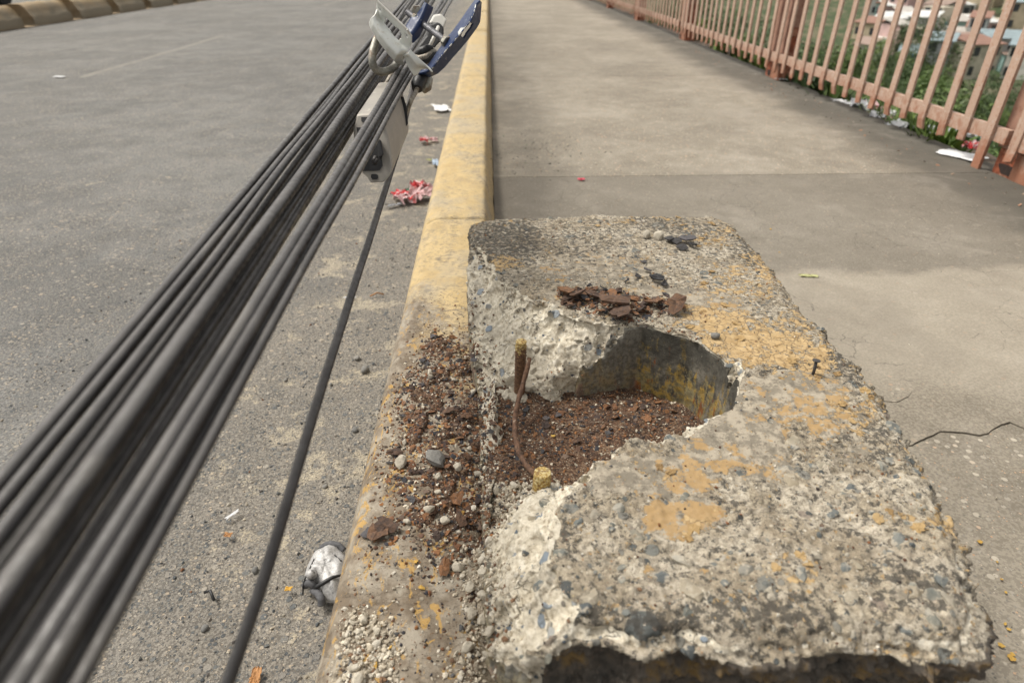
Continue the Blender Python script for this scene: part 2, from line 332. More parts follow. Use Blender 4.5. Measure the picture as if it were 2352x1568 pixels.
def mat_simple(name, col, var=.25, sc_=40, rough=.8, bump=.0008, metal=0, sc2=None, col2=None, amt=.5, thr=(.5, .6)):
    t = NT(name, rough); n = t.noise(sc_, 5, .6)
    c = t.mix(t.step(n, .3, .7), tuple(x * (1 - var) for x in col), tuple(min(1, x * (1 + var)) for x in col))
    if col2: c = t.mix(t.step(t.noise(sc2 or sc_ * .5, 7, .7), thr[0], thr[1], 0, amt), c, col2)
    return t.done(c, t.bump(t.noise(sc_ * 4, 4, .6), bump, .8), metal=metal)

def mat_attr(name, rough=.9, sc_=300):
    t = NT(name, rough); c = t.attr('col', 'Color'); n = t.noise(sc_, 4, .6)
    return t.done(t.mix(t.step(n, .3, .7), t.mix(1, c, (.62, .62, .62), 'MULTIPLY'), c), t.bump(n, .0008, .8))

def mat_rust(name, stops, sc_=160):
    t = NT(name, .85); n = t.noise(sc_, 6, .7); n2 = t.noise(sc_ * .3, 4, .6)
    f = t.math('ADD', t.math('MULTIPLY', n, .45), t.math('ADD', t.math('MULTIPLY', n2, .2), t.math('MULTIPLY', t.rnd(), .35)))
    return t.done(t.ramp(f, stops), t.bump(n, .0016, 1))
RUST = mat_rust('rust_scale', [(.25, (.03, .022, .02)), (.38, (.065, .042, .032)), (.47, (.11, .062, .038)), (.55, (.16, .085, .045)), (.62, (.24, .11, .045)), (.68, (.13, .085, .06)), (.85, (.22, .17, .13))])
DARKRUST = mat_rust('dark_scale', [(.3, (.02, .02, .022)), (.5, (.045, .042, .042)), (.65, (.09, .085, .09)), (.8, (.13, .065, .03))])
OCHRE = mat_rust('ochre_paint_chip', [(.3, (.22, .14, .06)), (.5, (.34, .225, .095)), (.75, (.42, .30, .15))])
YELLOW = mat_rust('yellow_paint_chip', [(.3, (.42, .25, .05)), (.75, (.55, .36, .09))])
CREAM = mat_rust('concrete_crumb', [(.3, (.38, .34, .27)), (.6, (.52, .47, .38)), (.8, (.62, .58, .5))])
t = NT('embedded_stone', .85); n = t.noise(90, 5, .65); n2 = t.noise(35, 4, .6)
c = t.ramp(t.math('ADD', t.math('MULTIPLY', t.rnd(), .75), t.math('MULTIPLY', n2, .25)), [(.15, (.075, .085, .088)), (.35, (.15, .16, .15)), (.5, (.24, .22, .18)), (.65, (.32, .27, .19)), (.8, (.13, .14, .125)), (.9, (.42, .38, .31))])
c = t.mix(t.step(n, .48, .6, 0, .8), c, (.40, .355, .28)); PEBBLE = t.done(c, t.bump(n, .0014, 1))
GREYSTONE = mat_rust('grey_stone', [(.3, (.12, .12, .115)), (.55, (.22, .21, .19)), (.8, (.34, .31, .27))], 120)
GRAIN = mat_attr('grain')

# ------------------------------------------------------------------ ground: road, kerb, pavement
ZW, ZK, ZT = .13, .26, .43
def strip_grid(xs, ys, zf):
    X, Y = np.meshgrid(xs, ys, indexing='ij'); Z = zf(X, Y); V = np.stack([X, Y, Z], -1).reshape(-1, 3)
    a, b = len(xs), len(ys); i, j = np.meshgrid(np.arange(a - 1), np.arange(b - 1), indexing='ij'); q = (i * b + j).ravel()
    return V, np.stack([q, q + b, q + b + 1, q + 1], -1)
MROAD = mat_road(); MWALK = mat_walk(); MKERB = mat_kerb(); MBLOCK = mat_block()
def rz(X, Y):
    P = np.stack([X * 9, Y * 9, X * 0], -1); return .0035 * vn(P, 3) + .006 * vn(P * .25, 4) - .004
xs = np.concatenate([[-26, -20, -14, -9], np.arange(-8.6, -2.2, .3), np.arange(-2.2, -.19, .015)])
ys = np.concatenate([[-40, -20, -8, -3, -1], np.arange(0, 3.2, .015), np.arange(3.4, 9, .2), np.arange(10, 60, 2), [80, 120, 200]])
V, Fc = strip_grid(xs, ys, rz); road = obj('road', mesh('road', V, Fc, True, mats=MROAD), kind='structure')
kprof = [(.006, .06), (.005, .13), (-.003, .17), (-.012, .21), (-.020, .24), (-.028, .256), (-.036, .2605), (-.06, .262), (-.1, .2625), (-.14, .262), (-.18, .261), (-.203, .2585), (-.217, .252), (-.228, .238), (-.238, .21), (-.25, .16), (-.262, .1), (-.276, .05), (-.29, .015), (-.30, -.02)]
kroot = obj('kerb', None, kind='structure', loc=(0, 0, 0))
def kerb_part(y0, y1, dy):
    ys = np.linspace(y0, y1, max(2, int((y1 - y0) / dy))); pr = np.array(kprof); n, m = len(ys), len(pr)
    # resample profile densely
    s_ = np.linspace(0, m - 1, m * (3 if dy < .02 else 1)); pr = np.stack([np.interp(s_, range(m), pr[:, 0]), np.interp(s_, range(m), pr[:, 1])], -1); m = len(pr)
    P = np.zeros((n, m, 3)); P[..., 0] = pr[None, :, 0]; P[..., 1] = ys[:, None]; P[..., 2] = pr[None, :, 1]
    q = .0035 * vn(P * 14, 11) + .0018 * fbm(P * 45, 12, 3) + .003 * vn(P * 4, 13); ed = sm(0, .012, np.minimum(ys - y0, y1 - ys))[:, None]
    P[..., 2] += q - (1 - ed) * .005; P[..., 0] += q * .6
    chip = sm(.25, .5, vn(P * np.array([25, 11, 25]), 17)) * np.exp(-((P[..., 0] + .215) / .018) ** 2); P[..., 2] -= .006 * chip
    i, j = np.meshgrid(np.arange(n - 1), np.arange(m - 1), indexing='ij'); qd = (i * m + j).ravel()
    Fq = np.stack([qd, qd + m, qd + m + 1, qd + 1], -1); Fl = [tuple(f) for f in Fq] + [tuple(range(m)), tuple(range((n - 1) * m, n * m))[::-1]]
    return obj('kerb_section', mesh('kerb_section', P.reshape(-1, 3), Fl, True, mats=MKERB), kroot)
kerb_parts = [kerb_part(-.6, 1.985, .007), kerb_part(1.989, 4.9, .014), kerb_part(4.904, 8.2, .05)]
for k in range(16): kerb_part(8.204 + 3.1 * k, 8.2 + 3.1 * (k + 1), .4)

# pavement slabs; the near one is broken by a crack that runs out from the block
wroot = obj('pavement', None, kind='structure', loc=(0, 0, 0))
def jit(P, amp, step=.012, s=0):
    out = []
    for a, b in zip(P[:-1], P[1:]):
        L = np.linalg.norm(b - a); n = max(1, int(L / step))
        for k in range(n): out.append(a + (b - a) * k / n)
    out.append(P[-1]); out = np.array(out); q = np.c_[out * 18, np.zeros(len(out))]; q2 = q * 3.1
    out = out + amp * np.stack([fbm(q, s, 3), fbm(q + 9.3, s + 5, 3)], -1); return out
def slab_poly(poly, z, tone, rough, hair, name='slab'):
    import bmesh
    bm = bmesh.new(); vs = [bm.verts.new((x, y, z)) for x, y in poly]; f = bm.faces.new(vs)
    if f.normal.z < 0 or sum(a[0] * b[1] - b[0] * a[1] for a, b in zip(poly, list(poly[1:]) + [poly[0]])) < 0: f.normal_flip()
    r = bmesh.ops.extrude_face_region(bm, geom=[f]); nv = [e for e in r['geom'] if isinstance(e, bmesh.types.BMVert)]
    for v in nv: v.co.z -= .09
    bmesh.ops.recalc_face_normals(bm, faces=bm.faces[:]); bmesh.ops.triangulate(bm, faces=bm.faces[:])
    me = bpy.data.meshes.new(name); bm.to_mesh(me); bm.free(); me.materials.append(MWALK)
    for k_, v_ in (('tone', tone), ('rough', rough), ('hair', hair)):
        a = me.attributes.new(k_, 'FLOAT', 'POINT'); a.data.foreach_set('value', np.full(len(me.vertices), v_, np.float32))
    return obj(name, me, wroot)
XL, XR = .008, 2.372
ck = xy([(2098, 1022), (2130, 1000), (2160, 988), (2200, 990), (2250, 998), (2272, 994), (2296, 974), (2320, 970), (2352, 982), (2420, 1010)], ZW)
ck = np.vstack([[(.30, .93)], ck, [(1.6, .98), (2.0, 1.06), (XR, 1.02)]]); ck = jit(ck, .004, .01, 3); ck[0] = (.30, .93); ck[-1] = (XR, 1.02)
arc = xy([(1955, 823), (1985, 826), (2020, 842), (2050, 863), (2080, 880), (2095, 900), (2090, 912)], ZW)
arc = np.vstack([[(.5, 1.05)], arc, xy([(2060, 925), (1990, 920)], ZW)]); arcj = jit(arc, .002, .01, 8)
low = [(XL, -.6), (XR, -.6)] + [tuple(p - [0, .0012 + .0022 * abs(math.sin(i * .31))]) for i, p in enumerate(ck[::-1])] + [(XL, .93)]
slab_poly(np.array(low), ZW - .003, .85, 1, .15)
up = [(XL, .936)] + [tuple(p) for p in ck] + [(XR, 2.8672), (XL, 2.8672)]
slab_poly(np.array(up), ZW, .95, .25, 1)
c0 = arcj.mean(0); ins = c0 + (arcj - c0) * .985
slab_poly(ins, ZW + .0022, 1.0, .5, .1, 'patch')
y = 2.869; k = 0
while y < 62:
    w = 2.855 if k else 2.857; V, Fc = None, None
    slab_poly(np.array([(XL, y), (XR, y), (XR, y + w - .0025), (XL, y + w - .0025)]), ZW + float(rng.uniform(-.001, .002)), (1.0, .93, .98, .9)[k % 4], (1, 1, .8)[k % 3], .25); y += w; k += 1
slab_poly(np.array([(XL, -.7), (XR + .12, -.7), (XR + .12, 62), (XL, 62)]), ZW - .006, .55, .3, 0, 'bedding')

# ------------------------------------------------------------------ the broken concrete block
VS = .0026
gx = np.arange(-.10, .66, VS); gy = np.arange(.30, 1.60, VS); gz = np.arange(.118, .462, VS)
X2, Y2 = np.meshgrid(gx, gy, indexing='ij')
P2 = np.stack([X2, Y2, X2 * 0], -1)
wx = .007 * fbm(P2 * 22, 21, 4); wy = .007 * fbm(P2 * 22, 31, 4)
out_v = [(1080, 512), (1100, 505), (1180, 499), (1370, 492), (1480, 495), (1640, 496), (1690, 515), (1715, 548), (1745, 575), (1790, 630), (1835, 705), (1890, 750), (1925, 798), (1958, 822), (1985, 860), (2020, 890), (2040, 925), (2068, 960), (2090, 1000), (2130, 1045), (2152, 1090), (2180, 1140), (2205, 1175), (2230, 1225), (2240, 1275), (2258, 1310), (2264, 1360), (2280, 1420), (2272, 1465), (2180, 1488), (2056, 1480), (1922, 1472), (1815, 1490), (1681, 1490), (1573, 1462), (1488, 1490), (1413, 1462), (1327, 1452), (1252, 1484)]
outline = np.vstack([xy(out_v, ZT), [(.025, .365), (-.008, .42), (-.016, .5), (-.022, .7), (-.032, .95), (-.052, 1.12), (-.058, 1.3)]])
sO = poly_sdf(X2 + wx * .45, Y2 + wy * .45, outline)
top_v = [(1070, 560), (1100, 573), (1118, 606), (1135, 635), (1175, 658), (1212, 681), (1254, 693), (1296, 719), (1327, 735), (1374, 742), (1440, 745), (1470, 752), (1481, 764), (1501, 766), (1560, 790), (1600, 806), (1622, 830), (1640, 842), (1686, 836), (1702, 853), (1693, 894), (1663, 929), (1604, 967), (1584, 982), (1560, 1002), (1531, 997), (1487, 1008), (1443, 1002), (1428, 1023), (1393, 1041), (1355, 1058), (1343, 1090), (1320, 1114), (1284, 1145), (1262, 1193), (1278, 1225), (1252, 1295), (1278, 1348), (1322, 1391), (1318, 1434), (1252, 1478)]
openT = np.vstack([xy(top_v, ZT), [(-.02, .33), (-.4, .33), (-.4, 1.40)]])
ft = xy([(1040, 850), (1150, 905), (1215, 918), (1285, 930), (1310, 908), (1345, 925), (1400, 922), (1460, 918), (1500, 930), (1575, 978), (1590, 990)], .285)
ft2 = np.array([(.350, .84), (.360, .80), (.355, .775), (.33, .735), (.29, .70), (.21, .665), (.13, .63)])
ft3 = xy([(1290, 1080), (1240, 1125), (1165, 1180), (1100, 1230), (1060, 1330), (1060, 1440), (1040, 1500)], .27)
openF = np.vstack([ft, ft2, ft3, [(-.4, .33), (-.4, 1.1)]])
fx = .006 * fbm(P2 * 70, 23, 3); sT = poly_sdf(X2 + wx * .9 + fx, Y2 + wy * .9 + .006 * fbm(P2 * 70, 33, 3), openT); sF = poly_sdf(X2 + wx * .5, Y2 + wy * .5, openF)
# eight-sided pole socket
socket = np.vstack([[(.155, .955), (.272, .982), (.350, .925), (.378, .862), (.388, .80), (.352, .73), (.28, .695), (.20, .67), (.12, .68), (.09, .76), (.10, .9)]])
sS = poly_sdf(X2 + wx * .12, Y2 + wy * .12, socket)
zf2 = .268 + .034 * np.exp(-((X2 - (-.006 + .012 * vn(P2 * 9, 5))) / .013) ** 2) * sm(.52, .6, Y2) * sm(1.12, 1.0, Y2) + .006 * fbm(P2 * 25, 9, 3)
zt2 = ZT + .0035 * fbm(P2 * 7, 41, 3) + .002 * sm(.9, 1.5, Y2)
ero = sm(.0, -.03, sO); zt2 = zt2 - .010 * (1 - ero) ** 2 - .012 * sm(.9, .4, Y2) * (1 - sm(0, -.05, sO)) ** 2
Zg = gz[None, None, :]
t_ = np.clip((Zg - .28) / (ZT - .28), -.2, 1.25).astype(np.float32)
bow = (1 - t_)   # the break bulges a little below the top edge
cut = sF[..., None].astype(np.float32) * bow + sT[..., None].astype(np.float32) * t_
bulge = (.010 * fbm(np.stack([X2 * 16, Y2 * 16, X2 * 0 + 3], -1), 51, 3))[..., None].astype(np.float32); cut = cut + bulge * (1 - np.abs(2 * t_ - 1)).clip(0, 1)
cut = np.maximum(cut, (zf2[..., None] - Zg).astype(np.float32))
sock = np.maximum(sS[..., None].astype(np.float32), (.24 - Zg).astype(np.float32))
# front face undercut
taper = .05 * sm(.43, .2, gz)[None, None, :] * sm(.6, .36, Y2)[..., None]
vol = np.maximum((sO[..., None] - 0 * Zg).astype(np.float32) - .0, (Zg - zt2[..., None]).astype(np.float32))
vol = np.maximum(vol, (.122 - Zg).astype(np.float32))
vol = np.maximum(vol, -cut); vol = np.maximum(vol, -sock)
def surface_nets(vol, ox, oy, oz, h):
    s = vol < 0; nx, ny, nz = s.shape
    c = [s[a:nx - 1 + a, b:ny - 1 + b, d:nz - 1 + d] for a in (0, 1) for b in (0, 1) for d in (0, 1)]
    an = c[0].copy(); al = c[0].copy()
    for q in c[1:]: an |= q; al &= q
    act = an & ~al; I = np.argwhere(act); idx = np.full(act.shape, -1, np.int32); idx[act] = np.arange(len(I), dtype=np.int32)
    cv = np.stack([vol[I[:, 0] + a, I[:, 1] + b, I[:, 2] + d] for a in (0, 1) for b in (0, 1) for d in (0, 1)], -1)
    co = np.array([(a, b, d) for a in (0, 1) for b in (0, 1) for d in (0, 1)], float); S = np.zeros((len(I), 3)); N = np.zeros(len(I))
    for a in range(8):
        for b in range(a + 1, 8):
            if np.abs(co[a] - co[b]).sum() != 1: continue
            m = (cv[:, a] < 0) != (cv[:, b] < 0); tt = np.where(m, cv[:, a] / (cv[:, a] - cv[:, b] + 1e-12), 0)
            S += m[:, None] * (co[a] + tt[:, None] * (co[b] - co[a])); N += m
    V = (I + S / N[:, None]) * h + np.array([ox, oy, oz]); Q = []
    for ax in range(3):
        sl0 = [slice(1, n - 1) for n in s.shape]; sl0[ax] = slice(0, s.shape[ax] - 1); sl1 = list(sl0); sl1[ax] = slice(1, s.shape[ax])
        a0 = s[tuple(sl0)]; a1 = s[tuple(sl1)]; e = np.argwhere(a0 != a1); fl = a0[tuple(e.T)]
        off = np.array([0 if i == ax else 1 for i in range(3)]); e = e + off; u, w = [(1, 2), (2, 0), (0, 1)][ax]
        def cell(du, dw):
            k = e.copy(); k[:, u] -= du; k[:, w] -= dw; return idx[k[:, 0], k[:, 1], k[:, 2]]
        q = np.stack([cell(1, 1), cell(0, 1), cell(0, 0), cell(1, 0)], -1); q[~fl] = q[~fl][:, ::-1]; Q.append(q)
    return V, np.vstack(Q)
BV, BF = surface_nets(vol, gx[0], gy[0], gz[0], VS); del vol, cut, sock, t_, bow
def samp(A, P):
    i = np.clip((P[:, 0] - gx[0]) / VS, 0, len(gx) - 2); j = np.clip((P[:, 1] - gy[0]) / VS, 0, len(gy) - 2)
    i0 = i.astype(int); j0 = j.astype(int); a = i - i0; b = j - j0
    return A[i0, j0] * (1 - a) * (1 - b) + A[i0 + 1, j0] * a * (1 - b) + A[i0, j0 + 1] * (1 - a) * b + A[i0 + 1, j0 + 1] * a * b
def vnormals(V, Q):
    n = np.cross(V[Q[:, 2]] - V[Q[:, 0]], V[Q[:, 3]] - V[Q[:, 1]]); N = np.zeros_like(V)
    for k in range(4): np.add.at(N, Q[:, k], n)
    return N / (np.linalg.norm(N, axis=1)[:, None] + 1e-12)
BN = vnormals(BV, BF)
vT = samp(sT, BV); vS = samp(sS, BV); vO = samp(sO, BV); zt = samp(zt2, BV); depth_below = zt - BV[:, 2]
topm = sm(.55, .8, BN[:, 2]) * sm(.012, .004, depth_below)
socket_w = sm(.009, .004, np.abs(vS)) * sm(.35, .2, np.abs(BN[:, 2])) * sm(.80, .84, BV[:, 1] + BV[:, 0] * .1) * (depth_below > .006)
leftw = sm(-.35, -.6, BN[:, 0]) * sm(-.012, -.004, vO) * sm(.37, .34, BV[:, 2] + .02 * fbm(BV * 20, 55, 3)); socket_w = np.clip(np.maximum(socket_w, leftw), 0, 1)
fresh = (1 - leftw) * (1 - topm) * sm(.02, .0, vT) * sm(-.002, .004, -0 * vT + 1)
fresh = np.maximum(fresh, (1 - leftw) * (1 - topm) * (vO < -.006)); fresh = np.maximum(fresh, sm(.012, .002, vT) * .75 * (vT > -.003))
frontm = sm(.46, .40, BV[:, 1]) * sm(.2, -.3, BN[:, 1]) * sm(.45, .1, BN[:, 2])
front_shade = frontm * sm(.03, .06, BV[:, 0]); fresh = fresh * (1 - front_shade)
leftbase = sm(-.0, -.004, vO + .004) * 0
# shape noise
r = sm(1.3, .5, BV[:, 1]); rough = (.55 + .6 * r) * (1 - .72 * socket_w)
filmblobs = [(1560, 930, 190, 60, 1), (1680, 1010, 150, 90, 1), (1500, 1090, 170, 60, .9), (1820, 900, 150, 70, .8), (1600, 700, 160, 40, .8), (1430, 690, 200, 35, .8), (1380, 620, 230, 40, .35), (1560, 1190, 120, 55, .9), (1750, 1060, 110, 70, .5), (1950, 990, 90, 80, .35), (1300, 760, 60, 30, .6)]
paintblobs = [(1640, 735, 140, 45, 1), (1740, 790, 170, 60, 1.05), (1850, 820, 120, 60, .9), (1700, 650, 150, 60, .6), (1750, 600, 60, 60, .7), (1640, 530, 110, 45, .5), (1480, 510, 200, 16, .45), (1160, 600, 50, 30, .7), (1850, 730, 80, 50, .7), (2000, 950, 80, 70, .6), (1950, 920, 90, 50, .55), (2130, 1080, 50, 60, .75), (2190, 1190, 60, 70, .85), (1590, 1215, 90, 40, .6), (1830, 1310, 90, 55, .5), (2100, 1200, 90, 50, .45), (1480, 1080, 120, 30, .35), (1440, 1320, 90, 60, .2), (1120, 520, 60, 12, .4)]
darkblobs = [(1150, 560, 110, 60, .9), (1750, 560, 90, 60, .9), (1300, 560, 200, 50, .35), (1560, 520, 200, 25, .6), (1950, 830, 80, 60, .8), (1800, 850, 70, 30, .7), (2000, 1010, 110, 60, .5), (1480, 1420, 260, 50, .7), (1750, 1400, 200, 60, .8), (1300, 1230, 60, 60, .6), (1650, 1170, 80, 30, .5), (2100, 1350, 150, 80, .6)]
uu = (BV @ RM - np.array([0, 0, CAMZ]) @ RM); U = CX - F * uu[:, 0] / uu[:, 2]; W = CY + F * uu[:, 1] / uu[:, 2]
U = U.copy(); wobU = 25 * fbm(BV * 12, 61, 3); wobW = 18 * fbm(BV * 12, 71, 3)
def blobs(L):
    r = np.zeros(len(BV))
    for x, y, a, b, s in L: r = np.maximum(r, s * np.clip(1.15 - ((U + wobU - x) / a) ** 2 - ((W + wobW - y) / b) ** 2, 0, 1))
    return r
# blob positions are read once on the top face and kept as object-space attributes
film, paint, dark = blobs(filmblobs) * topm, blobs(paintblobs) * topm, blobs(darkblobs); paint = np.maximum(paint, .20 * topm * (BV[:, 1] < 1.45))
paint = np.maximum(paint, .45 * sm(.03, .005, -vO) * topm * (BV[:, 0] > .35)); tint = blobs([(1560, 1190, 150, 70, 1), (1600, 1100, 160, 60, .7), (1900, 950, 120, 80, .5)])
rough = rough * (1 - .6 * np.clip(film + paint * .5, 0, 1))
d = .0028 * fbm(BV * 38, 81, 4, .6) + .0014 * vn(BV * 170, 85)
w0, i0 = worley(BV * np.array([26, 26, 34]) + .35 * fbm(BV * 40, 83, 2)[:, None], 88)
rid = 1 - 2 * np.abs(fbm(BV * 30, 84, 3, .5))
w1, i1 = worley(BV * 62, 91); fq = 1 - .7 * fresh; d = d * fq + .0032 * fq * (sm(.42, .25, w1) * (i1 > .66) - .9 * sm(.4, .2, w1) * (i1 < .12))
w2, i2 = worley(BV * 130, 95); d = d + .0018 * (sm(.42, .25, w2) * (i2 > .5) - sm(.4, .2, w2) * (i2 < .2))
edge = sm(.02, .0, -vO) ; d = d * (1 + .8 * edge) * rough
d = d + ((.015 * (w0 - .5) * (i0 - .2) * 2) + .0022 * rid + .007 * fbm(BV * 14, 101, 3) - .005) * fresh * (1 - socket_w) + .014 * fbm(BV * np.array([14, 14, 30]), 107, 4) * np.clip(frontm, 0, 1)
BV = BV + BN * d[:, None]; BV[:, 2] = np.maximum(BV[:, 2], .1285)
block = obj('concrete_block', None, None, 'broken weathered concrete pedestal with rusted rebar stubs beside the yellow kerb', 'concrete block', loc=(.27, .93, .13))
bo = obj('concrete_body', mesh('concrete_body', BV, BF, True, dict(fresh=fresh, film=film, paint=paint, dark=dark, tint=tint, sock=socket_w, front_shade=front_shade), MBLOCK), block); at_world(bo, block)

# ------------------------------------------------------------------ bed of dirt and rust dust
def zone(pts, z=.265): return xy(pts, z)
ZA = zone([(945, 850), (1000, 760), (1075, 800), (1110, 900), (1125, 1000), (1130, 1250), (1060, 1290), (1000, 1300), (955, 1230), (890, 1235), (930, 1150), (880, 1060), (925, 1000), (905, 900)])
ZB = zone([(1105, 900), (1300, 900), (1480, 880), (1620, 950), (1620, 1010), (1420, 1060), (1330, 1110), (1230, 1160), (1120, 1210), (1100, 1000)], .285)
ZC1 = zone([(800, 1400), (860, 1410), (905, 1480), (890, 1600), (770, 1600)]); ZC2 = zone([(1050, 1290), (1115, 1240), (1150, 1400), (1175, 1500), (1160, 1600), (1040, 1600), (1080, 1420)])
ZC3 = zone([(1120, 1120), (1255, 1110), (1235, 1200), (1150, 1260), (1120, 1200)], .285)
xs = np.arange(-.20, .41, .0032); ys = np.arange(.28, 1.32, .0032)
def bedz(X, Y):
    P = np.stack([X, Y, X * 0], -1); wb = .02 * fbm(P * 20, 121, 4)
    a = sm(.008, -.045, poly_sdf(X, Y, ZA) + wb); c = np.maximum(sm(.008, -.03, poly_sdf(X, Y, ZC1) + wb), sm(.008, -.03, poly_sdf(X, Y, ZC2) + wb))
    t = np.maximum(a, c * .8) * sm(-.45, .5, fbm(P * 34, 129, 4) + .15 * a); kz = .262 - .0075 + .0150 * t + .003 * t * fbm(P * 60, 125, 3)
    inn = .288 + .004 * fbm(P * 14, 127, 4) + .0018 * fbm(P * 80, 128, 2)
    inn = inn + .012 * sm(.93, 1.0, Y) * sm(.2, .0, X); inn = np.where(Y < .5, inn - .02, inn) - .03 * sm(.62, .5, Y)
    m = sm(-.03, .0, X); r = kz * (1 - m) + inn * m
    return np.where((X > .0) & (Y < .42), .25, r)
V, Fc = strip_grid(xs, ys, bedz)
fc_ = V[Fc].mean(1); Fc = Fc[~(((fc_[:, 0] > -.03) & (fc_[:, 1] < .385)) | ((fc_[:, 0] > -.005) & (fc_[:, 1] < .42)) | ((fc_[:, 0] > -.03) & (fc_[:, 1] < .6) & (fc_[:, 2] < .24)))]
P = V.copy(); P[:, 2] = 0; gritm = np.maximum.reduce([sm(.01, -.02, poly_sdf(V[:, 0], V[:, 1], z) + .01 * fbm(P * 30, 5, 3)) for z in (ZC1, ZC2, ZC3)])
t = NT('rust_dirt', .95); n = t.noise(240, 5, .7); n2 = t.noise(30, 4, .6)
c = t.ramp(t.math('ADD', t.math('MULTIPLY', n, .65), t.math('MULTIPLY', n2, .35)), [(.42, (.035, .02, .013)), (.49, (.085, .046, .027)), (.55, (.14, .082, .048)), (.62, (.26, .185, .12))])
c, h, _ = stones(t, None, 420, .45, c, n, [(0, (.05, .04, .04)), (.4, (.2, .08, .03)), (.7, (.45, .38, .28)), (1, (.5, .42, .32))], .2, .5)
c2 = t.ramp(n, [(.35, (.2, .16, .11)), (.55, (.4, .34, .26)), (.7, (.55, .49, .4))])
MBED = t.done(t.mix(t.step(t.math('ADD', t.attr('grit'), t.math('MULTIPLY', t.math('SUBTRACT', n2, .5), .8)), .3, .7), c, c2), t.bump(h, .002, 1))
bed = obj('rust_dirt', mesh('rust_dirt', V, Fc, True, dict(grit=gritm), MBED), kind='stuff', label='brown rust dust and grit lying in the broken socket and on the kerb', cat='dirt')

# ------------------------------------------------------------------ height lookup
def tri(me_v, me_f): return me_v, me_f
allV = [BV, V]; allF = [BF, Fc]
for kp in kerb_parts[:2]:
    n_ = len(kp.data.vertices); a_ = np.zeros(n_ * 3, np.float32); kp.data.vertices.foreach_get('co', a_); allV.append(a_.reshape(-1, 3))
    allF.append(np.array([list(p.vertices) for p in kp.data.polygons if len(p.vertices) == 4]))
off = 0; LV = []; LF = []
for a_, f_ in zip(allV, allF): LV += a_.tolist(); LF += (f_ + off).tolist(); off += len(a_)
bvh = BVHTree.FromPolygons(LV, LF); del LV, LF
def hz(x, y):
    h_ = bvh.ray_cast(Vector((x, y, .6)), Vector((0, 0, -1)))
    if h_[0] is not None: return h_[0].z, h_[1]
    if x > 0: return ZW, Vector((0, 0, 1))
    P = np.array([[x, y]]); return float(rz(np.array([x]), np.array([y]))[0]), Vector((0, 0, 1))

# ------------------------------------------------------------------ loose grains: two shapes, joined meshes
ph = (1 + 5 ** .5) / 2
ICO = np.array([(-1, ph, 0), (1, ph, 0), (-1, -ph, 0), (1, -ph, 0), (0, -1, ph), (0, 1, ph), (0, -1, -ph), (0, 1, -ph), (ph, 0, -1), (ph, 0, 1), (-ph, 0, -1), (-ph, 0, 1)]) / 1.9
ICF = np.array([(0, 11, 5), (0, 5, 1), (0, 1, 7), (0, 7, 10), (0, 10, 11), (1, 5, 9), (5, 11, 4), (11, 10, 2), (10, 7, 6), (7, 1, 8), (3, 9, 4), (3, 4, 2), (3, 2, 6), (3, 6, 8), (3, 8, 9), (4, 9, 5), (2, 4, 11), (6, 2, 10), (8, 6, 7), (9, 8, 1)])
def rotm(yaw, tx, ty):
    return np.array(Matrix.Rotation(yaw, 3, 'Z') @ Matrix.Rotation(tx, 3, 'X') @ Matrix.Rotation(ty, 3, 'Y'))
def grains(name, pts, sizes, cols, flat=.6, label=None, cat='debris', tilt=.5, mat=None, tile=None):
    Vs = []; C = []; n = len(pts)
    for i in range(n):
        s = sizes[i] / 2; v = ICO * (1 + .22 * rng.standard_normal((12, 1))) * np.array([1, rng.uniform(.55, 1), flat * rng.uniform(.5, 1.2)]) * s
        v = v @ rotm(rng.uniform(0, 6.28), rng.normal(0, tilt), rng.normal(0, tilt)).T
        z, _ = hz(pts[i][0], pts[i][1]); Vs.append(v + [pts[i][0], pts[i][1], z + s * flat * .45]); C.append(np.repeat(cols[i][None], 12, 0))
    Fc = (ICF[None] + (np.arange(n) * 12)[:, None, None]).reshape(-1, 3)
    return obj(name, mesh(name, np.vstack(Vs), Fc, False, dict(col=np.vstack(C)), mat or GRAIN), kind='stuff', label=label, cat=cat)
def inpoly(poly, n, soft=.0):
    lo, hi = poly.min(0) - soft, poly.max(0) + soft; out = []
    while len(out) < n:
        P = rng.uniform(lo, hi, (n * 3, 2)); d_ = poly_sdf(P[:, 0], P[:, 1], poly)
        keep = d_ < -abs(soft) * .0 + soft * rng.random(len(P)) ** 3; out += P[keep].tolist()
    return np.array(out[:n])
RUSTC = np.array([(.23, .10, .045), (.13, .065, .038), (.055, .04, .035), (.33, .15, .055), (.045, .045, .055), (.12, .085, .06), (.62, .55, .43), (.2, .13, .08)])
GRITC = np.array([(.64, .57, .45), (.54, .47, .36), (.72, .66, .55), (.45, .39, .3), (.24, .14, .08), (.12, .12, .12)])
def pick(C, n, p=None): c = C[rng.choice(len(C), n, p=p)]; return c * rng.uniform(.75, 1.2, (n, 1))
def szs(n, a, b, k=2.5): return a + (b - a) * rng.random(n) ** k
pr_ = [.16, .15, .12, .1, .08, .11, .18, .10]
n = 5600; pA = inpoly(ZA, n, .055); grains('rust_grit', pA, szs(n, .0015, .0085), pick(RUSTC, n, pr_), .5, 'fine rust crumbs and chips scattered on the kerb against the block')
n = 3600; pB = inpoly(ZB, n, .0); grains('rust_grit', pB, szs(n, .0013, .007), pick(RUSTC, n, pr_), .5, 'fine rust crumbs filling the broken pole socket')
n = 3400; pC = np.vstack([inpoly(ZC1, n // 3, .02), inpoly(ZC2, n - 2 * (n // 3), .02), inpoly(ZC3, n // 3, .01)]); grains('concrete_grit', pC, szs(n, .0015, .0085), pick(GRITC, n, [.28, .26, .2, .14, .07, .05]), .75, 'cream concrete grit heaped at the near foot of the block')
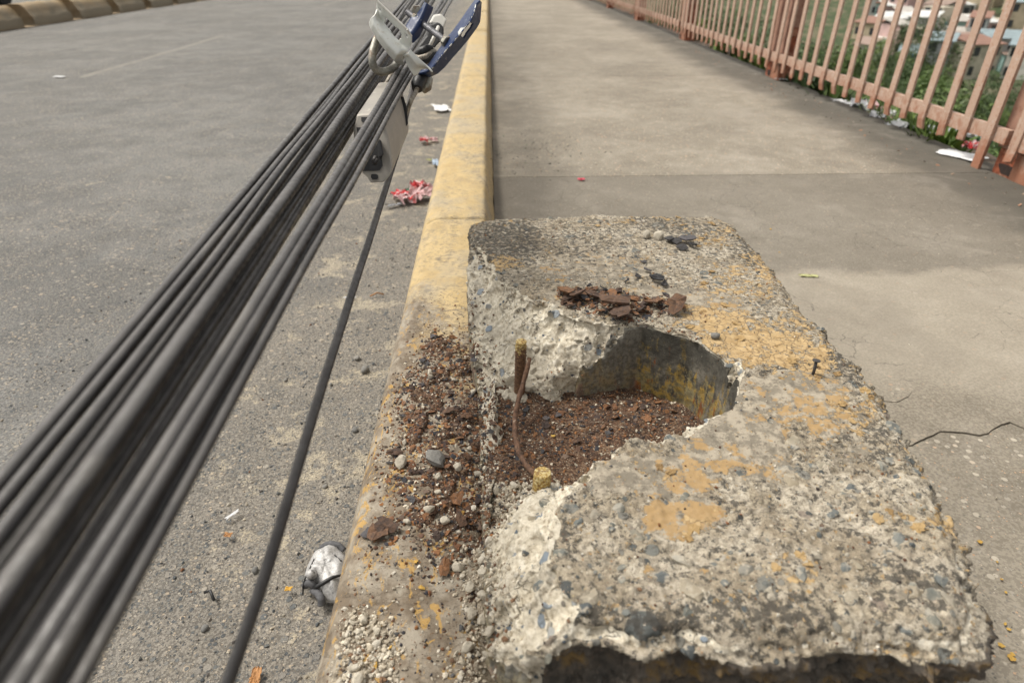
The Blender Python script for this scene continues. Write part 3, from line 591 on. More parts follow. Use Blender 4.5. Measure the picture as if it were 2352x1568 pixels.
n = 5200; P = np.c_[-.215 + .215 * rng.random(n) ** .7, .3 + 1.15 * rng.random(n) ** 1.25]; P = P[(P[:, 1] < 1.1) | (rng.random(n) < .35)]; n = len(P); grains('kerb_grit', P, szs(n, .001, .0062, 3), pick(np.vstack([RUSTC, GRITC]), n), .6, 'sparse grit on the painted kerb top')
n = 2600; P = np.c_[rng.uniform(-.02, .6, n), rng.uniform(.36, 1.52, n)]; P = P[[hz(*p)[0] > .41 for p in P]]; n = len(P)
grains('surface_grit', P, szs(n, .001, .0055, 3.5), pick(np.vstack([GRITC, RUSTC[:4], [(.12, .13, .13), (.2, .19, .17)]]), n), .7, 'tiny crumbs lying on top of the concrete block')
pile = inpoly(xy([(1275, 668), (1400, 662), (1570, 690), (1590, 715), (1480, 735), (1370, 725), (1290, 700)], ZT), 700, .01)
grains('rust_crumbs', pile, szs(700, .0015, .007), pick(RUSTC, 700, pr_), .5, 'rust crumbs among the flakes on top of the block')
n = 3200; P = np.c_[-.3 - 1.1 * rng.random(n) ** 1.4, .15 + 2.6 * rng.random(n) ** 1.3]
RD = np.array([(.1, .11, .115), (.15, .155, .15), (.22, .2, .18), (.3, .27, .23), (.5, .44, .34), (.42, .38, .31), (.25, .12, .06)])
grains('road_gravel', P, szs(n, .002, .0095, 2.2), pick(RD, n, [.2, .22, .2, .14, .1, .1, .04]), .7, 'loose gravel and sand in the road gutter')
n = 500; P = np.c_[rng.uniform(.62, 2.2, n), .3 + 2.6 * rng.random(n)]; grains('pavement_grit', P, szs(n, .001, .005, 3), pick(np.vstack([GRITC, RD]), n), .6, 'specks of grit on the grey pavement')
n = 260; P = onz(1240, 352, ZW)[:2] + rng.normal(0, 1, (n, 2)) * [.16, .22]
grains('charred_crumbs', P, szs(n, .002, .012, 2), pick(np.array([(.04, .05, .045), (.07, .08, .07), (.12, .12, .1), (.08, .2, .07), (.4, .37, .3)]), n, [.4, .25, .2, .05, .1]), .5, 'dark crumbs scattered on the pavement near the kerb')
n = 420; P = np.c_[2.12 + .22 * rng.random(n), rng.uniform(1.2, 9, n)]; grains('paint_crumbs', P, szs(n, .004, .022, 2.5), pick(np.array([(.42, .22, .13), (.36, .25, .17), (.3, .27, .22), (.2, .17, .13)]), n), .3, 'flaked salmon paint crumbs along the foot of the railing')

# ------------------------------------------------------------------ individual flakes and stones
def flake_mesh(name, mat, n=11, th=.12, curl=.15):
    a = np.sort(rng.uniform(0, 6.28, n)); a = np.linspace(0, 6.28, n, endpoint=False) + rng.normal(0, .12, n); r_ = rng.uniform(.6, 1.0, n); r_[rng.integers(n)] *= .7
    x = np.cos(a) * r_ * .5; y_ = np.sin(a) * r_ * .5 * rng.uniform(.6, .95); z = curl * (x ** 2 * rng.uniform(-1, 1.5) + y_ ** 2 * rng.uniform(-1, 1.5)) + rng.normal(0, .02, n)
    top = np.c_[x, y_, z + th / 2]; mid = top.copy() * [.45, .45, 1] + [0, 0, rng.uniform(0, .04)]; bot = np.c_[x * .93, y_ * .93, z - th / 2]; c_ = np.array([[0, 0, th / 2 + .02], [0, 0, -th / 2]])
    Vv = np.vstack([top, mid, bot, c_]); Ff = []
    for k in range(n):
        j = (k + 1) % n; Ff += [(k, j, n + j), (k, n + j, n + k), (n + k, n + j, 3 * n), (2 * n + j, 2 * n + k, 3 * n + 1), (2 * n + k, 2 * n + j, j), (2 * n + k, j, k)]
    return mesh(name, Vv, np.array(Ff), False, None, mat)
def stone_mesh(name, mat, flat=.7, sub=2, fac=.2):
    import bmesh
    bm = bmesh.new(); bmesh.ops.create_icosphere(bm, subdivisions=sub, radius=.5)
    Vv = np.array([v.co[:] for v in bm.verts]); Ff = np.array([[v.index for v in f.verts] for f in bm.faces]); bm.free()
    s = int(rng.integers(1000)); Vv = Vv * (1 + fac * vn(Vv * 2.6 + 5, s) + fac * .5 * vn(Vv * 6, s + 1))[:, None]
    for _ in range(4):
        nn_ = rng.normal(size=3); nn_ /= np.linalg.norm(nn_); dd = Vv @ nn_; Vv -= np.clip(dd - .36, 0, 1)[:, None] * nn_ * .85
    return mesh(name, Vv * [1, rng.uniform(.65, .95), flat], Ff, sub > 1 and fac < .3, None, mat)
FR = [flake_mesh('rust_flake', RUST, 13, .07, .3) for _ in range(9)]; FD = [flake_mesh('rust_flake', DARKRUST, 13, .07, .35) for _ in range(5)]
FO = [flake_mesh('paint_flake', OCHRE, 16, .03, .4) for _ in range(7)]; FY = [flake_mesh('paint_chip', YELLOW, 9, .1, .3) for _ in range(3)]
SC = [stone_mesh('concrete_crumb', CREAM, .8, 2, .35) for _ in range(5)]; SG = [stone_mesh('pebble', GREYSTONE, .7, 2) for _ in range(4)]; SP = [stone_mesh('pebble', PEBBLE, .5, 2, .42) for _ in range(12)]
def put(name, me, x, y, s, label, cat, group, tilt=.25, lift=.15, parent=None, yaw=None, z=None, sink=0):
    h_, nrm = hz(x, y); h_ = h_ if z is None else z
    o = obj(name, me, parent, label, cat, group)
    q = Vector((0, 0, 1)).rotation_difference(nrm.lerp(Vector((0, 0, 1)), .4)).to_matrix() if z is None else Matrix.Identity(3)
    M = q @ Matrix.Rotation(rng.uniform(0, 6.28) if yaw is None else yaw, 3, 'Z') @ Matrix.Rotation(rng.normal(0, tilt), 3, 'X') @ Matrix.Rotation(rng.normal(0, tilt), 3, 'Y')
    o.matrix_basis = Matrix.Translation((x, y, h_ + s * lift - sink)) @ M.to_4x4() @ Matrix.Diagonal((s, s, s, 1))
    if parent: at_world(o, parent)
    return o
def ch(L): return L[int(rng.integers(len(L)))]
LB = {'k': ('rust flake on the kerb at the foot of the broken block', 'rust flakes lying on the kerb'),
      's': ('rust flake lying in the broken pole socket', 'rust flakes in the socket'),
      't': ('rust flake in the pile on top of the block', 'rust flakes piled on the block')}
for p in inpoly(ZA, 105, .02): put('rust_flake', ch(FR + FD[:2]), *p, float(szs(1, .007, .026, 2)[0]), LB['k'][0], 'rust flake', LB['k'][1])
for p in inpoly(zone([(1130, 910), (1300, 940), (1350, 910), (1470, 905), (1590, 965), (1480, 1000), (1350, 1040), (1240, 1060), (1140, 1150), (1125, 1000)], .287), 62): put('rust_flake', ch(FR + FD[:3]), *p, float(szs(1, .007, .024, 2)[0]), LB['s'][0], 'rust flake', LB['s'][1])
pp = inpoly(xy([(1275, 672), (1330, 660), (1400, 668), (1560, 695), (1580, 712), (1480, 728), (1440, 740), (1370, 720), (1290, 700)], ZT), 95)
for i, p in enumerate(pp): put('rust_flake', ch(FR + FR + FD[:2]), *p, float(szs(1, .009, .03, 1.5)[0]), LB['t'][0], 'rust flake', LB['t'][1], .28, .15 + .35 * rng.random())
for (u, v, s_) in [(1325, 690, .05), (1295, 680, .045), (1410, 715, .07), (1420, 735, .05), (1550, 718, .055), (1360, 690, .04), (1500, 705, .04)]:
    put('rust_flake', ch(FR), *onz(u, v, ZT)[:2], s_, 'large brown rust flake in the pile on top of the block', 'rust flake', 'large rust flakes on the block', .16, .35)
for (u, v, s_) in [(1535, 560, .035), (1550, 564, .03), (1575, 562, .05), (1590, 573, .035), (1565, 578, .03), (1510, 650, .045), (1525, 658, .03), (1480, 603, .018), (1500, 640, .025), (1440, 650, .022), (1485, 625, .025), (1465, 638, .02)]:
    put('rust_flake', ch(FD), *onz(u, v, ZT)[:2], s_, 'dark scale flake on the far part of the block top', 'rust flake', 'dark flakes on the far block top', .2, .25)
for p in inpoly(ZA, 34, .02): put('concrete_crumb', ch(SC), *p, float(szs(1, .005, .016, 2)[0]), 'pale concrete crumb among rust on the kerb', 'concrete crumb', 'pale crumbs on the kerb', .5, .25)
for p in np.vstack([inpoly(ZC1, 26), inpoly(ZC2, 30), inpoly(ZC3, 12)]): put('concrete_crumb', ch(SC), *p, float(szs(1, .007, .018, 2)[0]), 'cream concrete crumb in the grit at the near foot of the block', 'concrete crumb', 'cream crumbs in the grit heaps', .5, .3)
for (u, v, s_, l_) in [(922, 1062, .026, 'pale rounded crumb on the kerb left of the grey rock'), (935, 1195, .012, 'small white crumb on the kerb above the dark scale flake'), (985, 1172, .02, 'tan rounded stone on the kerb among the rust'), (1052, 1075, .015, 'small pale crumb right of the grey rock')]:
    put('concrete_crumb', ch(SC), *onz(u, v, .27)[:2], s_, l_, 'stone', None, .2, .3)
put('rock_fragment', stone_mesh('rock_fragment', GREYSTONE, .6, 2, .4), *onz(1002, 1058, .27)[:2], .042, 'grey angular rock fragment on the kerb rust', 'rock', None, .2, .3)
for (u, v, s_, l_) in [(1485, 543, .026, 'white pebble on the far block top, left of the pair'), (1512, 546, .028, 'cream pebble on the far block top, right of the pair'), (1642, 772, .017, 'small grey pebble on the ochre paint behind the socket')]:
    put('pebble', ch(SC if s_ > .02 else SG), *onz(u, v, ZT + .006)[:2], s_, l_, 'pebble', None, .1, .3)
for (u, v, s_) in [(870, 1222, .045), (885, 1215, .05), (848, 1222, .03), (905, 1040, .035), (1048, 1150, .035), (1060, 1200, .03), (1020, 1300, .035), (1030, 950, .03), (1070, 960, .03)]:
    put('rust_flake', ch(FR if u != 848 else FD), *onz(u, v, .268)[:2], s_, 'large rust flake on the near kerb top', 'rust flake', 'large rust flakes on the near kerb', .15, .2)
for (u, v, s_) in [(838, 850, .03), (820, 823, .022), (760, 880, .012), (815, 985, .018), (655, 870, .012), (745, 1112, .012), (585, 1305, .016), (470, 1440, .015), (700, 960, .01)]:
    put('pebble', ch(SG), *onz(u, v, 0)[:2], s_, 'loose pebble lying in the dusty road gutter', 'pebble', 'loose pebbles in the gutter', .2, .25)
YC = [(1062, 1180), (955, 1285), (968, 1340), (860, 1520), (895, 1478), (1355, 1145), (1380, 1192), (915, 1060), (1270, 1022), (1248, 1150)]
for (u, v) in YC: put('paint_chip', ch(FY), *onz(u, v, .27)[:2], float(rng.uniform(.008, .015)), 'small bright yellow paint chip among the rubble', 'paint chip', 'yellow paint chips in the rubble', .3, .2)
for (u, v) in [(2290, 1290), (2310, 1360), (2300, 1330), (2316, 1445), (2308, 1432), (2298, 1482), (2325, 1502), (2322, 1512), (1770, 527), (1790, 580), (2250, 1245)]:
    put('paint_chip', ch(FY), *onz(u, v, ZW)[:2], float(rng.uniform(.006, .014)), 'yellow paint chip on the pavement beside the block', 'paint chip', 'yellow paint chips on the pavement', .05, .12)
def chips(nm, P, a_, b_, lab): grains(nm, P, szs(len(P), a_, b_, 1.8), pick(np.array([(.12, .065, .04), (.19, .09, .045), (.26, .12, .05), (.06, .04, .034), (.04, .04, .046), (.16, .11, .08)]), len(P)), .2, lab, tilt=.3)
chips('rust_chips', inpoly(ZA, 520, .02), .006, .017, 'small flat rust chips strewn over the kerb beside the block')
chips('rust_chips', inpoly(zone([(1130, 910), (1300, 940), (1350, 910), (1470, 905), (1590, 965), (1480, 1000), (1350, 1040), (1240, 1060), (1140, 1150), (1125, 1000)], .287), 420), .005, .015, 'small flat rust chips in the broken pole socket')
chips('rust_chips', inpoly(xy([(1275, 672), (1330, 660), (1400, 668), (1560, 695), (1580, 712), (1480, 728), (1440, 740), (1370, 720), (1290, 700)], ZT), 320), .007, .018, 'small flat rust chips filling the pile on top of the block')
# stones set in the block, and curling paint flakes on it: parts of the block
cand = np.vstack([np.c_[rng.uniform(0, .6, 900), rng.uniform(.36, .85, 900)], np.c_[rng.uniform(-.05, .6, 500), rng.uniform(.85, 1.53, 500)]]); rng.shuffle(cand); n = 0
for p in cand:
    h_, nm = hz(*p)
    if n >= 290 or h_ < .33: continue
    j = np.argmin((BV[::7, 0] - p[0]) ** 2 + (BV[::7, 1] - p[1]) ** 2 + (BV[::7, 2] - h_) ** 2) * 7
    if film[j] > .35 or paint[j] > .75 or socket_w[j] > .2 or (fresh[j] > .4 and rng.random() < .6): continue
    s_ = float(szs(1, .008, .028, 2.2)[0]) * (1.15 if p[1] < .75 else .8); put('pebble', ch(SP), *p, s_, None, None, None, .35, 0, block, sink=s_ * .17); n += 1
n = 0
for p in cand[::-1]:
    h_, nm = hz(*p)
    if n >= 150 or h_ < .40: continue
    j = np.argmin((BV[::7, 0] - p[0]) ** 2 + (BV[::7, 1] - p[1]) ** 2) * 7
    if .25 < paint[j] < 1.1 and fresh[j] < .3: put('paint_flake', ch(FO), *p, float(szs(1, .007, .024, 1.6)[0]), None, None, None, .10, .03, block); n += 1

# ------------------------------------------------------------------ rebar, stirrup, nail
t = NT('painted_rebar', .7); z_ = t.sep()[2]; n1 = t.noise(130, 5, .7); g_ = t.noise(300, 4, .6)
pm = t.step(t.math('ADD', t.math('ADD', t.math('MULTIPLY', t.math('SUBTRACT', n1, .5), .12), z_), t.math('MULTIPLY', t.math('SUBTRACT', .93, t.sep()[1]), .2)), .384, .394); pm = t.math('MULTIPLY', pm, t.step(t.noise(160, 5, .7), .40, .48, .25, 1))
MREBAR = t.done(t.mix(pm, t.ramp(g_, [(.3, (.05, .03, .02)), (.55, (.14, .07, .035)), (.75, (.3, .18, .08))]), t.ramp(g_, [(.38, (.20, .11, .035)), (.48, (.42, .28, .07)), (.58, (.55, .46, .24))])), t.bump(g_, .001, .8))
MSTIR = mat_simple('rusted_bar', (.13, .07, .042), .5, 120, .85, .0016, col2=(.42, .36, .28), sc2=70, amt=.7, thr=(.58, .66))
def rebar(u, v, ztop, zbot, r_, tilt):
    x, y_, z = onz(u, v, ztop); P = []; R = []
    zz = np.arange(zbot, ztop - .004, .0022)
    for i, q in enumerate(zz): P.append((x + tilt[0] * (q - ztop), y_ + tilt[1] * (q - ztop), q)); R.append(r_ * (1.05 if i % 3 == 0 else .97) * (1 + .02 * rng.normal()))
    P += [(x, y_, ztop - .002), (x, y_, ztop - .0004), (x, y_, ztop)]; R += [r_ * 1.0, r_ * .98, r_ * .9]
    m = MB().tube(P, R, 20); V_ = np.array(m.v); V_[:, :2] += .0004 * vn(V_ * 200, 4)[:, None]; m.v = V_.tolist()
    at_world(obj('rebar', m.me('rebar', MREBAR, True), block), block)
rebar(1197, 783, .412, .27, .0102, (.02, .02)); rebar(1246, 1084, .388, .26, .0122, (.03, -.02))
sp_ = [(1216, 822, .386), (1212, 842, .376), (1204, 872, .358), (1192, 912, .34), (1183, 955, .325), (1183, 1000, .318), (1192, 1040, .316), (1208, 1066, .318), (1228, 1090, .32), (1252, 1104, .318)]
sp_ = np.array([onz(*q) for q in sp_]); tt = np.linspace(0, len(sp_) - 1, 70); spl = np.stack([np.interp(tt, range(len(sp_)), sp_[:, k]) for k in range(3)], -1)
for _ in range(3): spl[1:-1] = (spl[:-2] + 2 * spl[1:-1] + spl[2:]) / 4
at_world(obj('stirrup', MB().tube(spl, .0045 * (1 + .14 * vn(spl * 220, 3) + .08 * vn(spl * 60, 5)), 12).me('stirrup', MSTIR, True), block, 'thin rusted bar bowed between the two rebar stubs'), block)
RBL = [stone_mesh('rubble_lump', CREAM, .55, 3, .6) for _ in range(4)]
for (u, v, s_) in [(1168, 890, .022), (1218, 880, .026), (1150, 884, .018), (1240, 872, .02), (1186, 897, .03), (1230, 846, .016), (1205, 900, .017), (1176, 880, .016), (1222, 862, .017), (1254, 890, .014)]:
    put('rubble_lump', ch(RBL), *onz(u, v, .31)[:2], s_, None, None, None, .4, .05, block)
MNAIL = mat_simple('nail_steel', (.06, .055, .055), .3, 200, .6, .0004, .3)
f = onz(1866, 862, ZT); f[2] = hz(f[0], f[1])[0]; f = f - [0, 0, .006]; tp = f + np.array([.0012, .003, .030])
nail = empty('nail', f, 'bent dark steel nail standing in the block top near its right edge', 'nail')
at_world(obj('shank', MB().tube([f, f + (tp - f) * .5 + [.0006, 0, 0], tp], .0024, 10).me('shank', MNAIL, True), nail), nail)
ax = (tp - f) / np.linalg.norm(tp - f); at_world(obj('head', MB().tube([tp - ax * .0004, tp, tp + ax * .0012, tp + ax * .0017], [.003, .006, .0062, .005], 14).me('head', MNAIL), nail), nail)

# ------------------------------------------------------------------ cable bundle
t = NT('weathered_cable_sheath', .42); s1 = t.noise(14, 5, .6); s2 = t.noise(120, 4, .6); up_ = t.sep(t.n.new('ShaderNodeNewGeometry').outputs['Normal'])[2]
dust = t.math('MULTIPLY', t.step(up_, .25, 1.0), t.step(s1, .3, .7, .5, 1))
MCAB = t.done(t.mix(t.math('MULTIPLY', dust, .27), t.mix(t.step(t.noise(22, 6, .7, v=t.mapv((1, .3, 1))), .52, .6), (.018, .016, .017), (.05, .045, .04)), (.36, .34, .32)), t.bump(t.math('ADD', t.math('MULTIPLY', s1, 1.5), t.math('MULTIPLY', s2, .5)), .0012, .8), t.step(s2, .4, .6, .34, .62))
def inv(y): return .926 + .00121 * (y - 380)
CG = 'overhead cables bunched together above the gutter'
# name, (x at 380), (x at 2731), horizontal photo width at 380, slope cosine, depth factor, lobes, label
x27 = lambda x38, s: x38 + s * (2731 - 380)
CBL = [(1300, -.838, 29, .77, 1.0, 0, 'outermost left cable of the black bundle, next to the open road'),
       (1335, -.80, 25, .77, .985, 0, 'second cable from the left in the black bundle, close beside its twin'),
       (1357, -.772, 27, .78, .98, 0, 'third cable from the left in the black bundle, bluish grey sheen'),
       (1384, -.727, 22, .8, 1.06, 0, 'fourth cable from the left, thin and sunk in shadow inside the bundle'),
       (1426, -.717, 40, .82, .99, .10, 'bright middle cable of the black bundle with shaded cables on both sides'),
       (1464, -.652, 20, .83, 1.05, 0, 'thin bluish cable right of the bright middle cable'),
       (1482, -.62, 17, .84, 1.08, 0, 'thin cable deep inside the bundle, just left of the broad touching pair'),
       (1535, -.618, 29, .857, .97, 0, 'broad pale cable in the right half of the bundle, left one of a touching pair'),
       (1558, -.594, 26, .86, .985, 0, 'broad cable in the right half of the bundle, right one of a touching pair'),
       (1585, -.572, 19, .88, 1.01, 0, 'thin cable squeezed against the rightmost one in the bundle'),
       (1599, -.545, 19, .885, 1.0, 0, 'rightmost cable of the black bundle, nearest the concrete block'),
       (1322, -.80, 26, .78, 1.10, 0, 'lower cable hidden under the two leftmost cables of the bundle'),
       (1398, -.75, 36, .82, 1.16, 0, 'lower cable in deep shadow left of the bright middle cable'),
       (1444, -.68, 36, .82, 1.16, 0, 'lower cable in deep shadow under the bluish thin cable'),
       (1492, -.638, 30, .84, 1.17, 0, 'lower cable in deep shadow left of the broad touching pair')]
cdirs = []
for x38, sl, w, cs, df, lob, lab in CBL:
    A = px(x38, 380, df / inv(380)); B = px(x38 + sl * 1900, 2280, df / inv(2280)); d_ = A - B; cdirs.append(d_ / np.linalg.norm(d_))
    rr_ = w * cs * df / inv(380) / 2500 / 2; tt = np.concatenate([np.linspace(-1.1, -.2, 10), np.linspace(-.18, 1.6, 140), np.linspace(1.7, 12, 50)])
    P = B + tt[:, None] * d_; q = np.c_[tt * 3.2, tt * 0 + x38, tt * 0]; P = P + .0022 * np.stack([vn(q, 1), vn(q, 2), vn(q, 3)], -1)
    sqf = (lambda lob: (lambda a, i: 1 + lob * math.cos(2 * a + i * .012)))(lob)
    m = MB().tube(P, rr_ * (1 + .02 * vn(q * 7, 5)), 20, sq=sqf if lob else None)
    obj('cable', m.me('cable', MCAB, True), None, lab, 'cable', CG)
cdir = cdirs[7]
TP = [(1668, 250, 1.42), (1655, 310, 1.36), (1641, 400, 1.30), (1603, 560, 1.2), (1562, 700, 1.13)] + [(x, y_, 1 / (.971 + .00075 * (y_ - 850))) for x, y_ in [(1514, 850), (1393, 1219), (1271, 1600), (1149, 2010), (1030, 2390), (911, 2731), (790, 3100), (650, 3500)]]
TP = np.array([px(*q) for q in TP]); e_ = (TP[-1] - TP[-3]) / np.linalg.norm(TP[-1] - TP[-3]); TP = np.vstack([TP, TP[-1] + e_ * .3, TP[-1] + e_ * .8, TP[-1] + e_ * 1.6]); ti = np.linspace(0, len(TP) - 1, 160); TS = np.stack([np.interp(ti, range(len(TP)), TP[:, k]) for k in range(3)], -1)
for _ in range(25): TS[1:-1] = (TS[:-2] + 2 * TS[1:-1] + TS[2:]) / 4
TS += .0012 * np.stack([vn(TS * 9, 1), vn(TS * 9, 2), vn(TS * 9, 3)], -1)
obj('drop_cable', MB().tube(TS, .0043, 16, sq=lambda a, i: 1 + .22 * math.cos(2 * a + i * .02)).me('drop_cable', MCAB, True), None, 'single thin flat cable hanging down right of the bundle past the kerb', 'cable')

# ------------------------------------------------------------------ clamps round the bundle
def cp(x, y_, dep): return px(1400 + x / 3.92, y_ / 3.92, dep * .88)
def loft(curves, n=28, m=10, mat=None, th=.003, cuts=(), name='plate', smooth=True):
    """surface through control curves given as (crop x, crop y, distance); holes are cut, then thickened"""
    rows = []
    for c_ in curves:
        c_ = np.array(c_, float); L = np.r_[0, np.cumsum(np.linalg.norm(np.diff(c_[:, :2], axis=0), axis=1))]; q = np.linspace(0, L[-1], n); rows.append(np.stack([np.interp(q, L, c_[:, k]) for k in range(3)], -1))
    rows = np.array(rows); tt_ = np.linspace(0, len(rows) - 1, m); G = np.zeros((m, n, 3))
    for k in range(3):
        for j in range(n):
            G[:, j, k] = np.interp(tt_, range(len(rows)), rows[:, j, k])
    for _ in range(2): G[1:-1] = (G[:-2] + 2 * G[1:-1] + G[2:]) / 4
    i, j = np.meshgrid(np.arange(m - 1), np.arange(n - 1), indexing='ij'); q = (i * n + j).ravel(); Fq = np.stack([q, q + n, q + n + 1, q + 1], -1)
    I2 = G.reshape(-1, 3); cen = I2[Fq].mean(1); keep = np.ones(len(Fq), bool)
    for c_ in cuts: keep &= poly_sdf(cen[:, 0], cen[:, 1], np.array(c_, float)) > 0
    V3 = np.array([cp(*p) for p in I2]); me_ = mesh(name, V3, Fq[keep], smooth, None, mat); return me_
t = NT('galvanised_steel', .38); n1 = t.noise(60, 5, .6); n2 = t.noise(260, 4, .7)
MGALV = t.done(t.mix(t.step(t.noise(45, 6, .7), .56, .66, 0, .5), t.mix(n1, (.62, .64, .61), (.80, .81, .77)), (.5, .45, .36)), t.bump(n2, .0006, .6), t.step(n2, .3, .7, .38, .6), .35)
MGALVD = mat_simple('dull_galvanised_rod', (.30, .29, .25), .35, 70, .5, .001, .5, col2=(.16, .09, .05), sc2=60, amt=.6)
t = NT('chipped_blue_paint', .38); n1 = t.noise(90, 7, .72, dist=.4)
MBLUE = t.done(t.mix(t.step(n1, .635, .645), t.mix(t.noise(30, 4), (.007, .02, .072), (.012, .034, .11)), (.42, .44, .42)), t.bump(t.step(n1, .635, .645, 1, 0), .0006, .6), t.step(t.noise(200, 3), .3, .7, .3, .5))
MWORN = mat_simple('bare_worn_edge', (.62, .63, .6), .3, 200, .5, .0006, .3, col2=(.03, .06, .18), sc2=110, amt=1, thr=(.47, .52))
MBLK = mat_simple('black_plastic', (.016, .016, .017), .3, 80, .45, .0005)
MWHT = mat_simple('white_plastic', (.62, .6, .55), .08, 40, .45, .0004, col2=(.4, .38, .33), sc2=30, amt=.5)
MSTRAND = mat_simple('steel_strand', (.34, .31, .26), .35, 200, .5, .0008, .4, col2=(.16, .12, .08), sc2=80, amt=.6)
MALU = None
t = NT('cast_aluminium', .42); n1 = t.noise(30, 5, .6); n2 = t.noise(220, 4, .7)
MALU = t.done(t.mix(t.step(t.noise(60, 8, .75), .62, .66, 0, .6), t.mix(n1, (.31, .285, .25), (.42, .39, .345)), (.65, .62, .55)), t.bump(n2, .0005, .5), t.step(n1, .3, .7, .35, .6), .35)

g = empty('pole_bracket', cp(700, 700, 1.3), 'bent galvanised steel bracket with a long slot on top of the cable bundle', 'bracket')
# main trough: upper flange edge, bend, belly, lower silhouette
m_ = loft([[(432, 22, 1.235), (520, 105, 1.237), (640, 210, 1.24), (760, 330, 1.243), (895, 465, 1.247), (965, 575, 1.25)],
           [(428, 70, 1.255), (505, 200, 1.258), (600, 320, 1.262), (760, 490, 1.266), (880, 600, 1.27), (968, 655, 1.272)],
           [(425, 130, 1.268), (470, 270, 1.27), (560, 430, 1.275), (700, 590, 1.28), (830, 700, 1.284), (955, 730, 1.286)],
           [(395, 230, 1.255), (420, 330, 1.258), (520, 480, 1.262), (660, 640, 1.268), (790, 770, 1.274), (905, 800, 1.28)],
           [(335, 290, 1.256), (370, 390, 1.258), (470, 560, 1.262), (610, 730, 1.268), (740, 860, 1.274), (845, 850, 1.288)],
           [(308, 350, 1.285), (340, 460, 1.285), (440, 620, 1.288), (570, 800, 1.292), (700, 930, 1.296), (818, 905, 1.31)],
           [(312, 400, 1.33), (370, 510, 1.33), (470, 670, 1.332), (610, 850, 1.336), (740, 1000, 1.34), (850, 1010, 1.345)]],
          90, 44, MGALV, .003, [[(548, 250), (600, 295), (700, 395), (790, 475), (818, 540), (800, 610), (770, 632), (700, 575), (640, 500), (590, 430), (545, 385), (560, 320)],
                                [(458, 112), (478, 120), (496, 160), (488, 182), (466, 160)], [(868, 510), (890, 520), (914, 570), (905, 594), (878, 570)]], 'trough')
at_world(solid(obj('trough', m_, g), .0028, 0), g)
m_ = loft([[(840, 865, 1.285), (900, 850, 1.28), (945, 778, 1.282)], [(860, 890, 1.292), (960, 900, 1.285), (1010, 850, 1.287)], [(885, 985, 1.30), (1000, 960, 1.29), (1080, 915, 1.292)],
           [(930, 1080, 1.305), (1060, 1030, 1.298), (1180, 1000, 1.298)], [(975, 1150, 1.31), (1090, 1075, 1.31), (1170, 1058, 1.31), (1240, 1075, 1.305), (1292, 1122, 1.3)], [(1005, 1192, 1.315), (1060, 1172, 1.315), (1110, 1095, 1.312), (1180, 1066, 1.312), (1240, 1085, 1.308), (1288, 1134, 1.303)]],
          40, 20, MGALV, .003, [], 'end_flap')
at_world(solid(obj('end_flap', m_, g), .0028, 0), g)
for a_, b_ in [((432, 22), (895, 465)), ((895, 465), (965, 575))]:
    at_world(obj('worn_or_lit_edge', MB().tube([cp(*a_, 1.236), cp(*b_, 1.247)], .0020, 6).me('worn_or_lit_edge', MWHT), g), g)  # white tube added as the light caught along the bracket's upper flange

b = empty('blue_clamp', cp(1500, 800, 1.35), 'chipped dark blue steel clamp with long slotted arm, right end of the cable bundle', 'clamp')
slotA = [(1725, 548), (1870, 335), (1925, 375), (1780, 592)]
ridge = [(2045, 15, 1.25), (1975, 80, 1.245), (1945, 200, 1.245), (1890, 330, 1.25), (1715, 548, 1.262), (1600, 690, 1.275), (1500, 800, 1.285), (1400, 925, 1.295), (1290, 1075, 1.31), (1200, 1130, 1.32), (1065, 1160, 1.33)]
outerL = [(1965, 12, 1.28), (1900, 95, 1.28), (1800, 240, 1.285), (1710, 370, 1.29), (1630, 475, 1.30), (1500, 640, 1.31), (1400, 780, 1.325), (1330, 880, 1.34), (1260, 985, 1.35), (1180, 1060, 1.355), (1060, 1120, 1.36)]
outerR = [(2053, 40, 1.29), (2040, 250, 1.29), (2030, 345, 1.29), (1985, 430, 1.295), (1850, 615, 1.305), (1720, 770, 1.315), (1600, 905, 1.325), (1480, 1050, 1.335), (1370, 1150, 1.345), (1240, 1205, 1.355), (1065, 1190, 1.36)]
at_world(solid(obj('arm', loft([outerL, ridge], 90, 10, MBLUE, .003, [], 'arm'), b), .003, 0), b)
at_world(solid(obj('arm_flange', loft([ridge, outerR], 120, 16, MBLUE, .003, [slotA], 'arm_flange'), b), .003, 0), b)
at_world(obj('worn_or_lit_edge', MB().tube([cp(x, y_, d_ - .002) for x, y_, d_ in ridge[1:9]], .0013, 6).me('worn_or_lit_edge', MWORN, True), b), b)
at_world(obj('scuff', MB().add([cp(*q) for q in [(1690, 505, 1.268), (1735, 440, 1.262), (1800, 430, 1.255), (1770, 480, 1.255), (1722, 545, 1.258), (1700, 545, 1.26)]], [(0, 1, 2, 3, 4, 5)]).me('scuff', mat_simple('bare_patch', (.6, .6, .57), .1)), b), b)
P2_ = [(1190, 48, 1.335), (1150, 95, 1.335), (1085, 235, 1.335), (1000, 245, 1.34), (960, 290, 1.34), (890, 425, 1.34), (925, 520, 1.34)]
at_world(solid(obj('jaw', loft([[(1185, 45, 1.33), (1130, 140, 1.33), (1060, 235, 1.33), (975, 275, 1.33), (930, 350, 1.33), (885, 425, 1.33)], [(1200, 60, 1.315), (1150, 200, 1.315), (1095, 330, 1.315), (1040, 430, 1.315), (985, 520, 1.315), (940, 560, 1.315)], [(1290, 118, 1.335), (1275, 180, 1.335), (1210, 310, 1.335), (1130, 470, 1.335), (1080, 570, 1.335), (975, 670, 1.335)]], 40, 16, MBLUE, .004, [], 'jaw'), b), .005, 0), b)
th_ = np.linspace(0, 1, 60); A_, B_ = cp(893, 192, 1.345), cp(1510, 655, 1.30)
